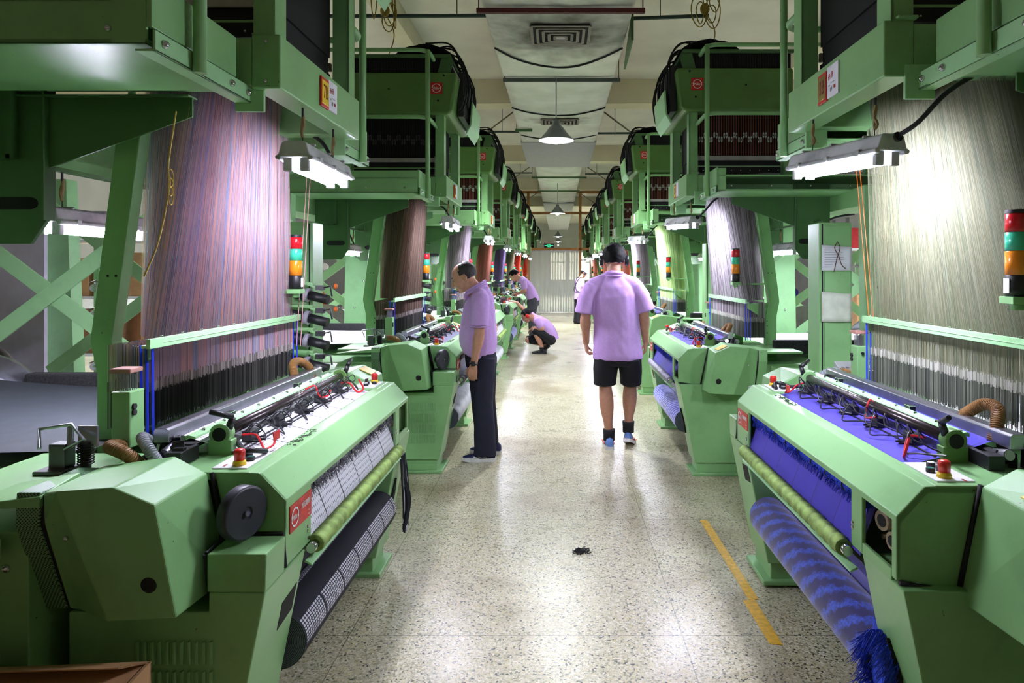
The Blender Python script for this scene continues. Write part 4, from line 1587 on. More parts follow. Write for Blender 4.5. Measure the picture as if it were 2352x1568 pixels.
L(sp.outputs['Color'], m5.inputs[0]); L(m5.outputs[0], mx3.inputs['Factor'])
L(mul2.outputs['Result'], mx3.inputs['A']); mx3.inputs['B'].default_value = srgb(104, 86, 70)
# thin divider joints
br = N(nt, 'ShaderNodeTexBrick'); br.offset = 0
br.inputs['Color1'].default_value = (1, 1, 1, 1); br.inputs['Color2'].default_value = (1, 1, 1, 1); br.inputs['Mortar'].default_value = (0, 0, 0, 1)
br.inputs['Scale'].default_value = 1; br.inputs['Mortar Size'].default_value = .0022; br.inputs['Brick Width'].default_value = 1.48; br.inputs['Row Height'].default_value = 1.42
mpb = N(nt, 'ShaderNodeMapping'); mpb.inputs['Location'].default_value = (-.55 + 14.8, -3.03 + 14.2, 0)
L(tc.outputs['Object'], mpb.inputs['Vector']); L(mpb.outputs['Vector'], br.inputs['Vector'])
mx4 = N(nt, 'ShaderNodeMix', data_type='RGBA', blend_type='MULTIPLY'); mx4.inputs['Factor'].default_value = .55
L(mx3.outputs['Result'], mx4.inputs['A']); L(br.outputs['Color'], mx4.inputs['B'])
L(mx4.outputs['Result'], b.inputs['Base Color'])
rg = ramp(nt, [(.3, (.40,) * 3 + (1,)), (.6, (.27,) * 3 + (1,))])
L(n1.outputs['Fac'], rg.inputs['Fac']); L(rg.outputs['Color'], b.inputs['Roughness'])
b.inputs['Specular IOR Level'].default_value = .5
struct(MB().box(-9, 9, -8, 48, -.1, 0).build('floor', m_floor))

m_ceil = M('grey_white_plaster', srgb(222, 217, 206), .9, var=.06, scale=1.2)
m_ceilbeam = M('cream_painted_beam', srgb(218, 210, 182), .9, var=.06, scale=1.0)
CZ = 4.9
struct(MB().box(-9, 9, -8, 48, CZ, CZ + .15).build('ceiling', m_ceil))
for i, y in enumerate((5.6, 11.9, 18.1, 24.3, 30.5)):
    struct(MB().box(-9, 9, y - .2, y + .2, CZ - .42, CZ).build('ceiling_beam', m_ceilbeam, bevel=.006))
for x in (-2.05, 3.6):
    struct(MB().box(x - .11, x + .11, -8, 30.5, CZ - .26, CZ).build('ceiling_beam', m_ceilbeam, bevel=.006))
m_wall = M('pale_grey_wall', srgb(206, 208, 206), .9, var=.05, scale=1.4)
struct(MB().box(-9.1, -9, -8, 48, 0, CZ).build('wall_left', m_wall))
struct(MB().box(9, 9.1, -8, 48, 0, CZ).build('wall_right', m_wall))
struct(MB().box(-9, 9, 48, 48.1, 0, CZ).build('wall_back', m_wall))
for i, (x0, x1) in enumerate(((-.6, .5), (.75, 2.2), (2.6, 4.2))):
    w = MB().box(x0, x1, 47.95, 48, .95, 2.9).build('window_%d' % (i + 1), m_daylit)
    struct(w)
    mb = MB()
    for x in (x0, (x0 + x1) / 2, x1):
        mb.box(x - .03, x + .03, 47.9, 47.97, .95, 2.9)
    for z in (.95, 2.2, 2.9):
        mb.box(x0, x1, 47.9, 47.97, z - .03, z + .03)
    mb.build('window_frame', m_white, w)

# air duct wrapped in sagging foil-white cloth
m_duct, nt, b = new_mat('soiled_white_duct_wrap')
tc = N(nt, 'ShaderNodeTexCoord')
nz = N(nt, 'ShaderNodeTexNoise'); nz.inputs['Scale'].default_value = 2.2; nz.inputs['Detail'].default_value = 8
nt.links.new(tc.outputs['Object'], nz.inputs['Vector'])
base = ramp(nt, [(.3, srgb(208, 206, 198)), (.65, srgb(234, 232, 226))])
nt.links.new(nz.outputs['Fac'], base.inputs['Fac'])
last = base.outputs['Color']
for cy, rad in ((7.05, .66), (11.0, .46)):      # soot blown out around the diffusers
    sb = N(nt, 'ShaderNodeVectorMath', operation='SUBTRACT'); sb.inputs[1].default_value = (.02, cy, 4.05)
    nt.links.new(tc.outputs['Object'], sb.inputs[0])
    ln = N(nt, 'ShaderNodeVectorMath', operation='LENGTH')
    nt.links.new(sb.outputs['Vector'], ln.inputs[0])
    n2 = N(nt, 'ShaderNodeTexNoise'); n2.inputs['Scale'].default_value = 5; n2.inputs['Detail'].default_value = 5
    nt.links.new(tc.outputs['Object'], n2.inputs['Vector'])
    ad = N(nt, 'ShaderNodeMath', operation='MULTIPLY_ADD'); ad.inputs[1].default_value = .55
    nn = N(nt, 'ShaderNodeMath', operation='MULTIPLY'); nn.inputs[1].default_value = .42
    nt.links.new(n2.outputs['Fac'], nn.inputs[0])
    nt.links.new(ln.outputs['Value'], ad.inputs[0]); nt.links.new(nn.outputs[0], ad.inputs[2])
    rp = ramp(nt, [(rad * .55, (.92, .92, .92, 1)), (rad * .86, (.45, .45, .45, 1)), (rad * 1.12, (0, 0, 0, 1))])
    nt.links.new(ad.outputs[0], rp.inputs['Fac'])
    mx = N(nt, 'ShaderNodeMix', data_type='RGBA')
    nt.links.new(rp.outputs['Color'], mx.inputs['Factor'])
    nt.links.new(last, mx.inputs['A']); mx.inputs['B'].default_value = srgb(66, 58, 50)
    last = mx.outputs['Result']
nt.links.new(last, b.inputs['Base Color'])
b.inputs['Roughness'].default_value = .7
m_ductgrey = M('grey_painted_duct', srgb(168, 166, 170), .6, var=.04)


def duct_seg(y0, y1, hw, zb, sags, mat, parent, amp=.05):
    def fn(u, v):
        y = y0 + (y1 - y0) * v
        prof = [(-hw, zb + .55), (-hw, zb + .03), (-hw + .03, zb)] + [(-hw + .03 + (2 * hw - .06) * i / 10, zb) for i in range(1, 10)] + [(hw - .03, zb), (hw, zb + .03), (hw, zb + .55)]
        i = min(int(u * (len(prof) - 1) + .5), len(prof) - 1)
        x, z = prof[i]
        if abs(x) < hw - .02:
            sg = 0
            for a, c in zip(sags[:-1], sags[1:]):
                if a <= y < c:
                    sg = math.sin(PI * (y - a) / (c - a)) ** .8
            z -= amp * sg * (1 - (x / hw) ** 2) + .008 * noise.noise(Vector((x * 3, y * 3, 1)))
        return (x, y, z)
    return MB().grid(fn, 14, int((y1 - y0) * 14), smooth=True).build('duct_wrap', mat, parent, normals=False)


duct = empty('air_duct', (0, 0, 0))
tag(duct, 'wide soiled white air duct running along the ceiling over the aisle', 'air duct')
seg_y = [-3, 1.2, 3.6, 5.0, 6.3, 7.6, 8.6, 10.1, 11.4, 13.0]
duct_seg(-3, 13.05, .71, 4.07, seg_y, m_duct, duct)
MB().box(-.72, .72, 13.0, 16.1, 4.05, 4.6).build('duct_box', m_ductgrey, duct, .01)
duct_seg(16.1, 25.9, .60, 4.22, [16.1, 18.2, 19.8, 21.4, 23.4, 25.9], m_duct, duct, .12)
MB().box(-.6, .6, 26.5, 44, 4.22, 4.6).build('duct_box', m_ductgrey, duct, .01)
for x0, x1, y, z, m in ((-.76, .80, 6.32, 4.045, M('dark_red_steel', srgb(82, 22, 26), .6)), (-.70, .78, 8.62, 4.045, M('dark_grey_steel', srgb(66, 76, 72), .6)), (-.74, -.45, 11.7, 4.045, m_dgreen), (-.72, .75, 18.2, 4.12, m_dgreen), (-.66, .66, 21.4, 4.13, m_dgreen)):
    mb = MB()
    mb.box(x0, x1, y - .02, y + .02, z - .045, z - .0)
    for x in (x0 + .02, x1 - .02):
        if abs(x) > .6:
            mb.cyl((x, y, z), (x, y, CZ), .006, n=6)
    mb.build('support_bar', m, duct, .002)
mb = MB()
for ye, yc, hw_ in ((7.5, 8.05, .70), (10.25, 10.55, .70), (5.2, 5.5, .70), (12.3, 12.5, .68)):
    pts = []
    for t in range(25):
        x = -hw_ + 2 * hw_ * t / 24
        pts.append((x, ye + (yc - ye) * (1 - (x / hw_) ** 2) + .012 * math.sin(x * 9), 4.062 - .05 * (1 - (x / hw_) ** 2)))
    mb.tube(pts, .011, 6)
mb.build('duct_seam', m_dfabric, duct)
mb = MB().hull([(.735, 6.9, 4.22), (.735, 7.5, 4.02), (.735, 6.9, 3.95), (.735, 7.75, 3.90), (.76, 6.9, 4.22), (.76, 7.5, 4.02), (.76, 6.9, 3.95), (.76, 7.75, 3.90)])
mb.build('access_flap', m_dgreen, duct, .003)
for cy, hx, hy in ((6.95, .29, .27), (11.0, .29, .2)):
    mb = MB()
    for q in range(5):
        f = 1 - q * .2
        z = 4.01 - .006 * q
        for sx, sy in ((1, 0), (-1, 0), (0, 1), (0, -1)):
            if sx:
                mb.bar((sx * hx * f + .02, cy - hy * f, z), (sx * hx * f + .02, cy + hy * f, z), .03, .012)
            else:
                mb.bar((-hx * f + .02, cy + sy * hy * f, z), (hx * f + .02, cy + sy * hy * f, z), .03, .012)
    mb.box(-hx + .02, hx + .02, cy - hy, cy + hy, 4.02, 4.03, 1)
    mb.box(-.05, .09, cy - .06, cy + .06, 3.982, 3.988, 2)
    mb.build('ceiling_diffuser', [M('sooty_aluminium', srgb(120, 112, 104), .5, .4), m_dark, m_steel], duct, .001)

# sprinkler pipes, sway rods and wire coils
m_pipe = M('dark_green_pipe', srgb(46, 66, 62), .5)
for y, z, label in ((7.05, 4.25, 'dark green pipe under the ceiling nearest the camera, crossing above the duct'), (12.7, 4.2, 'dark green pipe under the ceiling, second from the camera'), (18.75, 4.3, 'dark green pipe under the ceiling, third from the camera')):
    mb = MB()
    for x0, x1 in ((-8.5, -.73), (.73, 1.55 if y < 8 else 8.5)):
        mb.tube([(x0, y, z - .03), (x1, y, z)], .02, 10)
    for x in (-6, -4, -2.6, -1.05, 1.05) + (() if y < 8 else (2.6, 4, 6)):
        mb.cyl((x, y, z), (x, y, CZ - .004), .006, n=6)
    o = mb.build('sprinkler_pipe', m_pipe)
    tag(o, label, 'pipe', 'pipes under the ceiling')
for i, y in enumerate((11.9, 17.9, 23.9)):
    for sx in (-1, 1):
        mb = MB()
        mb.tube([(sx * (.70 if y < 15 else .58), y, 4.45), (sx * 1.55, y - .2, 3.75)], .013, 8)
        o = mb.build('sway_brace', M('grey_brown_rod', srgb(120, 112, 92), .7) if 'grey_brown_rod' not in bpy.data.materials else bpy.data.materials['grey_brown_rod'])
        tag(o, '%s slanting brace rod on the %s side of the duct' % (('nearest', 'middle', 'farthest')[i], 'left' if sx < 0 else 'right'), 'brace', 'slanting brace rods beside the duct')
for (x, y, z), lab in (((-1.78, 7.0, 4.28), 'tangled yellow wire coil hung on the pipe left of the duct'), ((1.5, 7.0, 4.3), 'yellow wire coil hung on the pipe end right of the duct')):
    mb = MB()
    rs = random.Random(int(x * 10))
    for q in range(5):
        a = rs.uniform(0, PI)
        r_ = rs.uniform(.09, .17)
        c = Vector((x + rs.uniform(-.12, .12), y - .03, z + rs.uniform(-.1, .12)))
        mb.tube([c + Vector((r_ * .55 * math.cos(t * PI / 10) * math.cos(a), .02 * math.sin(t * PI / 5), r_ * math.sin(t * PI / 10))) for t in range(20)], .006, 5, closed=True)
    mb.tube(spline([(x - .1, y, CZ), (x - .04, y, z + .3), (x, y, z), (x + .1, y - .02, z - .25), (x + .02, y, z - .5)], 6), .006, 5)
    mb.ball((x, y, z), (.05, .04, .06))
    tag(mb.build('wire_coil', m_wirey), lab, 'wire')

# pendant lamps over the aisle
m_shade = M('grey_enamel_shade', srgb(118, 122, 130), .35, .3)
m_shadein = M('white_enamel', srgb(240, 240, 245), .5, var=.02)


def pendant(y, label, w, zt, x=-.03):
    r = empty('pendant_lamp', (x, y, 3.26))
    tag(r, label, 'pendant lamp', 'pendant lamps over the aisle')
    mb = MB()
    mb.cyl((0, 0, .24), (0, 0, zt - 3.26), .008, n=8)
    mb.build('hanging_rod', m_steel, r)
    mb = MB()
    prof = [(.225, 0), (.20, .02), (.13, .10), (.085, .165), (.05, .19), (.045, .25), (.0, .26)]
    for rr, sgn, mi in ((0, 0, 0), (-.004, 0, 1)):
        vs, fs = [], []
        n = 32
        for rad, z in prof:
            for j in range(n):
                vs.append(((max(rad + rr, 0.001)) * math.cos(2 * PI * j / n), (max(rad + rr, 0.001)) * math.sin(2 * PI * j / n), z + rr * 1.2))
        for i in range(len(prof) - 1):
            for j in range(n):
                fs.append((i * n + j, i * n + (j + 1) % n, (i + 1) * n + (j + 1) % n, (i + 1) * n + j))
        mb.add(vs, fs, mi, True)
    mb.build('lamp_shade', [m_shade, m_shadein], r, normals=False)
    mb = MB().ball((0, 0, .03), (.07, .07, .08), 18, 12)
    mb.build('bulb', m_bulb, r)
    mb = MB().cyl((0, 0, .11), (0, 0, .2), .03, n=14)
    mb.build('bulb_socket', m_black, r)
    ld = bpy.data.lights.new('pendant_light', 'SPOT')
    ld.energy = w
    ld.color = (.90, .94, 1.0)
    ld.spot_size = R(150); ld.spot_blend = .6
    ld.shadow_soft_size = .12
    lo = bpy.data.objects.new('pendant_light', ld)
    col.objects.link(lo)
    lo.parent = r
    lo.location = (0, 0, -.03)
    return r


pendant(8.6, 'grey pendant lamp hanging from the duct, the large one nearest the camera', PEND, 4.05)
pendant(19.6, 'grey pendant lamp hanging before the partition, farther along the aisle', PEND * 1.8, 4.12)
for sx, nm in ((-1, 'left'), (1, 'right')):  # side bay pendants are added to brighten the background behind the looms
    pendant(8.4, 'added fill pendant in the side bay behind the near looms on the %s' % nm, PEND * 2.4, CZ, sx * 6.4)
    pendant(15.5, 'added fill pendant in the side bay behind the far looms on the %s' % nm, PEND * 2.4, CZ, sx * 6.0)
pendant(33.0, 'pendant lamp glowing beyond the partition glass', PEND * 5, 4.2)
pendant(39.0, 'added small fill pendant far beyond the partition glass', PEND * 5, 4.2)  # added lamp that brightens the hall behind the strip curtain

# ---------------------------------------------------------------- partition with glass, sign and strip curtain
PY = 26.2
m_woodf = M('orange_brown_wood', srgb(176, 124, 64), .55, var=.12, scale=6)
m_glass, nt, b = new_mat('clear_glass')
for n_ in list(nt.nodes):
    if n_.type == 'BSDF_PRINCIPLED': nt.nodes.remove(n_)
out = [n_ for n_ in nt.nodes if n_.type == 'OUTPUT_MATERIAL'][0]
tr = N(nt, 'ShaderNodeBsdfTransparent'); tr.inputs[0].default_value = (.93, .97, .95, 1)
gl = N(nt, 'ShaderNodeBsdfGlossy'); gl.inputs['Roughness'].default_value = .02
fr = N(nt, 'ShaderNodeFresnel')
mxs = N(nt, 'ShaderNodeMixShader')
nt.links.new(fr.outputs[0], mxs.inputs[0]); nt.links.new(tr.outputs[0], mxs.inputs[1]); nt.links.new(gl.outputs[0], mxs.inputs[2])
nt.links.new(mxs.outputs[0], out.inputs['Surface'])
m_pvc, nt, b = new_mat('clear_pvc_strip')
for n_ in list(nt.nodes):
    if n_.type == 'BSDF_PRINCIPLED': nt.nodes.remove(n_)
out = [n_ for n_ in nt.nodes if n_.type == 'OUTPUT_MATERIAL'][0]
tr = N(nt, 'ShaderNodeBsdfTransparent'); tr.inputs[0].default_value = (.90, .93, .88, 1)
df = N(nt, 'ShaderNodeBsdfPrincipled'); df.inputs['Base Color'].default_value = srgb(236, 240, 230); df.inputs['Roughness'].default_value = .18
tl = N(nt, 'ShaderNodeBsdfTranslucent'); tl.inputs[0].default_value = srgb(220, 226, 212)
m1 = N(nt, 'ShaderNodeMixShader'); m1.inputs[0].default_value = .5
m2 = N(nt, 'ShaderNodeMixShader'); m2.inputs[0].default_value = .8
nt.links.new(df.outputs[0], m1.inputs[1]); nt.links.new(tl.outputs[0], m1.inputs[2])
nt.links.new(tr.outputs[0], m2.inputs[1]); nt.links.new(m1.outputs[0], m2.inputs[2])
nt.links.new(m2.outputs[0], out.inputs['Surface'])

xl, xr = -1.16, .83
mb = MB()
for x in (xl, xr, -3.2, 2.9, -5.4, 5.2):
    mb.box(x - .05, x + .05, PY - .05, PY + .05, 0, 4.64)
for x0, x1, zz in ((xl, xr, (2.44, 3.82, 4.62)), (-5.4, xl, (2.44, 4.62)), (xr, 5.2, (2.44, 3.82, 4.62))):
    for z in zz:
        mb.box(x0, x1, PY - .05, PY + .05, z - .05, z + .05)
mb.box(-5.4, xl, PY - .04, PY + .04, 0, .9)
mb.box(xr, 5.2, PY - .04, PY + .04, 0, .9)
part = struct(mb.build('wall_partition', m_woodf, bevel=.004))
mb = MB()
mb.box(-9, -5.4, PY - .06, PY + .06, 0, CZ)
mb.box(5.2, 9, PY - .06, PY + .06, 0, CZ)
mb.box(-5.4, 5.2, PY - .06, PY + .06, 4.67, CZ)
struct(mb.build('wall_far', m_wall))
for i, (x0, x1, z0, z1) in enumerate(((xl, xr, 2.49, 3.77), (xl, xr, 3.87, 4.57), (-3.2, xl, 2.49, 4.57), (xr, 2.9, 2.49, 3.77), (-3.2, xl, .95, 2.39), (xr, 2.9, .95, 2.39), (2.9, 5.2, .95, 3.77), (-5.4, -3.2, .95, 4.57))):
    struct(MB().box(x0, x1, PY - .004, PY + .004, z0, z1).build('window_%d' % (i + 4), m_glass))
curt = empty('strip_curtain', (-.165, PY, 0))
tag(curt, 'clear plastic strip curtain filling the doorway of the wooden partition', 'strip curtain')
rs = random.Random(8)
nst = 19
for i in range(nst):
    x = xl + .08 + (xr - xl - .16) * i / (nst - 1)
    ph = rs.random() * 6

    def fn(u, v, x=x, ph=ph, i=i):
        return (x - .075 + .15 * u + .165 + .012 * math.sin(v * 5 + ph), -.012 + .024 * (i % 2) + .014 * math.sin(u * PI) * (1 if i % 2 else -1) + .01 * math.sin(v * 7 + ph), 2.40 - 2.37 * v)
    MB().grid(fn, 5, 14).build('curtain_strip', m_pvc, curt, normals=False)
MB().box(xl + .165 + .05, xr + .165 - .05, -.03, .03, 2.36, 2.395).build('curtain_rail', m_steel, curt)
# exit sign standing on the transom
ex = empty('exit_sign', (-.37, PY - .09, 2.49))
tag(ex, 'black sign with green lit running man symbol over the strip curtain', 'exit sign')
MB().box(-.19, .19, -.025, .025, 0, .16).build('sign_case', m_black, ex, .004)
mb = MB()
mb.box(-.165, -.085, -.028, -.026, .07, .09); mb.box(.085, .165, -.028, -.026, .07, .09)
mb.hull([(-.06, -.028, .08), (-.085, -.028, .105), (-.085, -.028, .055), (-.06, -.026, .08), (-.085, -.026, .105), (-.085, -.026, .055)])
mb.hull([(.06, -.028, .08), (.085, -.028, .105), (.085, -.028, .055), (.06, -.026, .08), (.085, -.026, .105), (.085, -.026, .055)])
for z in (.028, .13):
    mb.box(-.05, .055, -.028, -.026, z - .004, z + .004)
mb.box(-.05, -.042, -.028, -.026, .028, .134); mb.box(.047, .055, -.028, -.026, .028, .134)
mb.cyl((.012, -.028, .114), (.012, -.026, .114), .01, n=10)
mb.bar((.008, -.027, .10), (-.008, -.027, .072), .016, .002, up=(0, 1, 0))
mb.bar((-.008, -.027, .074), (.014, -.027, .055), .01, .002, up=(0, 1, 0)); mb.bar((.014, -.027, .055), (.008, -.027, .036), .008, .002, up=(0, 1, 0))
mb.bar((-.008, -.027, .072), (-.03, -.027, .046), .009, .002, up=(0, 1, 0))
mb.bar((.008, -.027, .098), (.032, -.027, .084), .007, .002, up=(0, 1, 0)); mb.bar((.004, -.027, .098), (-.024, -.027, .092), .007, .002, up=(0, 1, 0))
mb.build('sign_symbol', m_exit, ex)

# ---------------------------------------------------------------- people
SKIN = M('warm_skin', srgb(196, 144, 118), .5, var=.05, scale=30, bump=.1, bscale=300)
SKIN.node_tree.nodes['Principled BSDF'].inputs['Subsurface Weight'].default_value = .12
SKIN.node_tree.nodes['Principled BSDF'].inputs['Subsurface Radius'].default_value = (.012, .004, .002)
LILAC = M('lilac_polo_cloth', srgb(204, 164, 228), .88, var=.03, scale=60, bump=.5, bscale=700)
NAVY = M('dark_navy_trouser_cloth', srgb(26, 28, 48), .85, var=.08, scale=20, bump=.3, bscale=500)
BLACKC = M('black_cloth', srgb(18, 18, 26), .85, var=.08, bump=.3, bscale=500)
GREYC = M('dark_grey_cloth', srgb(70, 70, 78), .85)
HAIR = M('black_hair', srgb(11, 10, 12), .75, spec=.2, var=.3, scale=70, bump=.8, bscale=260)
HAIRG = M('thin_greying_hair', srgb(44, 38, 36), .6, var=.3, scale=70, bump=.6, bscale=260)
MUFF = M('black_ear_muff', srgb(20, 20, 32), .28)
MUFFR = M('red_ear_muff', srgb(214, 40, 36), .3)
SHOEN = M('navy_shoe', srgb(28, 34, 84), .55)
SOLEW = M('white_sole', srgb(226, 224, 224), .5)
SHOEB = M('sky_blue_shoe', srgb(104, 140, 206), .6)
SHOEO = M('coral_shoe_trim', srgb(228, 112, 84), .6)
SHOEK = M('black_shoe', srgb(22, 22, 26), .6)
WHITEC = M('white_cap_cloth', srgb(228, 216, 226), .85)


class Body:
    """closed overlapping solids in a person's own frame (r right, f forward, z up), fused into one skin by a voxel remesh"""

    def __init__(self, loc, heading):
        self.loc = Vector(loc)
        self.heading = heading
        self.mb = MB()

    def loft(self, secs, n=22, side=(1, 0, 0)):
        """secs: (centre, half width along side, half depth)"""
        cs = [Vector(s[0]) for s in secs]
        side = Vector(side)
        rings, fs, vs = [], [], []
        k = len(secs)
        for i, (c, rs_, rt) in enumerate(secs):
            c = Vector(c)
            t = (cs[min(i + 1, k - 1)] - cs[max(i - 1, 0)]).normalized()
            s = (side - t * side.dot(t)).normalized()
            u = t.cross(s)
            for j in range(n):
                a = 2 * PI * j / n
                vs.append(c + s * rs_ * math.cos(a) + u * rt * math.sin(a))
        for i in range(k - 1):
            for j in range(n):
                fs.append((i * n + j, i * n + (j + 1) % n, (i + 1) * n + (j + 1) % n, (i + 1) * n + j))
        fs.append(list(range(n))[::-1]); fs.append([(k - 1) * n + j for j in range(n)])
        self.mb.add(vs, fs, 0, True)
        return self

    def limb(self, pts, rad, n=16):
        """round tapering limb with ball joints"""
        P_ = [Vector(p) for p in pts]
        for i in range(len(P_) - 1):
            a, b2 = P_[i], P_[i + 1]
            m = 6
            self.mb.tube([a.lerp(b2, t / m) for t in range(m + 1)], [rad[i] + (rad[i + 1] - rad[i]) * t / m for t in range(m + 1)], n)
        for p, r_ in zip(P_, rad):
            self.mb.ball(p, r_ * .995, n, 10)
        return self

    def muscle(self, a, b2, r0, rm, r1, at=.35, n=16):
        a, b2 = Vector(a), Vector(b2)
        m = 10
        rr = []
        for i in range(m + 1):
            t = i / m
            base = r0 + (r1 - r0) * t
            bulge = math.sin(PI * min(1, t / (2 * at))) if t < 2 * at else 0
            rr.append(base + (rm - (r0 + (r1 - r0) * at)) * max(0, bulge))
        self.mb.tube([a.lerp(b2, i / m) for i in range(m + 1)], rr, n)
        self.mb.ball(a, r0, n, 10); self.mb.ball(b2, r1, n, 10)
        return self

    def hand(self, w, d, palm, thumb, curl, size=1.0):
        """w wrist, d towards fingertips, palm = the way the palm faces, thumb = side of the thumb"""
        w, d, p, t = Vector(w), Vector(d).normalized(), Vector(palm).normalized(), Vector(thumb).normalized()
        p = (p - d * p.dot(d)).normalized()
        t = (t - d * t.dot(d) - p * t.dot(p)).normalized()
        s = size
        self.mb.ball(w + d * .004, .026 * s, 12, 8)
        offs = (.030, .010, -.010, -.029)
        lens = (.072, .080, .074, .058)
        for o_, ln in zip(offs, lens):
            k0 = w + t * o_ * .62 * s + d * .008
            k1 = w + d * (.088 - abs(o_) * .25) * s + t * o_ * s
            self.mb.tube([k0, k0.lerp(k1, .5), k1], [.0145 * s, .0135 * s, .0105 * s], 10)
            self.mb.ball(k1, .0108 * s, 10, 8)
            pos, dr = k1, d
            for q, fr_ in enumerate((.44, .31, .25)):
                ang = R(curl * (34, 44, 30)[q])
                ax_ = dr.cross(p).normalized()
                dr = (Matrix.Rotation(ang, 3, ax_) @ dr).normalized()
                nx = pos + dr * ln * fr_ * s
                r0, r1 = (.0096, .0088, .0080, .0068)[q] * s, (.0096, .0088, .0080, .0068)[q + 1] * s
                self.mb.tube([pos, nx], [r0, r1], 10)
                self.mb.ball(nx, r1, 10, 8)
                pos = nx
        # thumb leaves the side of the palm near its base
        b0 = w + d * .022 * s + t * .022 * s
        b1 = b0 + (d * .55 + t * .62 + p * .35).normalized() * .042 * s
        b2 = b1 + (d * .85 + t * .12 + p * (.2 + .35 * curl)).normalized() * .032 * s
        b3 = b2 + (d * .8 - t * .15 + p * (.3 + .4 * curl)).normalized() * .026 * s
        self.limb([b0, b1, b2, b3], [.0135 * s, .0112 * s, .0098 * s, .0078 * s], 10)
        return self

    def head(self, c, fwd, up, s=1.0, jaw=1.0):
        c, f, u = Vector(c), Vector(fwd).normalized(), Vector(up).normalized()
        f = (f - u * f.dot(u)).normalized()
        r = f.cross(u)
        rot = Matrix((r, f, u)).transposed()

        def W(x, y, z): return c + (r * x + f * y + u * z) * s
        B = self.mb
        B.ball(W(0, -.012, .030), (.077 * s, .098 * s, .086 * s), 24, 16, rot=rot)       # cranium
        B.ball(W(0, .030, -.025), (.066 * s * jaw, .066 * s, .078 * s), 22, 14, rot=rot)  # face
        B.ball(W(0, .040, -.078), (.043 * s * jaw, .043 * s, .036 * s), 18, 12, rot=rot)  # jaw
        B.ball(W(0, .072, -.098), (.020 * s, .016 * s, .016 * s), 14, 10, rot=rot)        # chin
        B.ball(W(0, .068, .032), (.052 * s, .022 * s, .020 * s), 16, 10, rot=rot)         # brow
        for sx in (-1, 1):
            B.ball(W(sx * .040, .062, -.022), (.020 * s, .020 * s, .018 * s), 12, 9, rot=rot)   # cheek
            B.ball(W(sx * .030, .074, .006), (.014 * s, .012 * s, .009 * s), 12, 9, rot=rot)    # lids
            e = Matrix.Rotation(R(18 * sx), 3, 'Z')
            B.ball(W(sx * .077, -.016, -.008), (.009 * s, .020 * s, .032 * s), 12, 10, rot=rot @ e)   # ear
            B.ball(W(sx * .079, -.008, -.036), (.007 * s, .010 * s, .012 * s), 10, 8, rot=rot)
        B.tube([W(0, .088, .014), W(0, .104, -.016), W(0, .112, -.030)], [.008 * s, .0105 * s, .012 * s], 10)   # nose
        B.ball(W(0, .112, -.031), .0125 * s, 10, 8)
        for sx in (-1, 1):
            B.ball(W(sx * .011, .102, -.035), .009 * s, 8, 6)
        B.ball(W(0, .092, -.060), (.022 * s, .010 * s, .0065 * s), 12, 8, rot=rot)        # lips
        B.ball(W(0, .089, -.071), (.019 * s, .010 * s, .0070 * s), 12, 8, rot=rot)
        self.hf = (c, r, f, u, s, rot)
        return self

    def fuse(self, name, mat, voxel, parent=None, smooth=4, wrinkle=0.0, seed=0):
        me = bpy.data.meshes.new(name)
        bm = bmesh.new()
        vs = [bm.verts.new(v) for v in self.mb.v]
        for f in self.mb.f:
            try:
                bm.faces.new([vs[i] for i in f])
            except ValueError:
                pass
        bmesh.ops.recalc_face_normals(bm, faces=bm.faces)
        bm.to_mesh(me)
        bm.free()
        o = bpy.data.objects.new(name, me)
        col.objects.link(o)
        md = o.modifiers.new('fuse', 'REMESH')
        md.mode = 'VOXEL'
        md.voxel_size = voxel
        dg = bpy.context.evaluated_depsgraph_get()
        m2 = bpy.data.meshes.new_from_object(o.evaluated_get(dg))
        o.modifiers.clear()
        o.data = m2
        bpy.data.meshes.remove(me)
        m2.name = name
        bm = bmesh.new()
        bm.from_mesh(m2)
        for _ in range(smooth):
            bmesh.ops.smooth_vert(bm, verts=bm.verts, factor=.5, use_axis_x=True, use_axis_y=True, use_axis_z=True)
        if wrinkle:
            bm.normal_update()
            for v in bm.verts:
                p = v.co
                q = noise.noise(Vector((p.x * 9 + seed, p.y * 9, p.z * 3.2))) + .5 * noise.noise(Vector((p.x * 17 + p.z * 8, p.y * 17 + seed, p.z * 9)))
                v.co += v.normal * q * wrinkle
        bm.to_mesh(m2)
        bm.free()
        for p in m2.polygons:
            p.use_smooth = True
        m2.materials.clear()
        m2.materials.append(mat)
        if parent is None:
            o.location = self.loc
            o.rotation_euler = (0, 0, self.heading)
        else:
            o.parent = parent
        return o


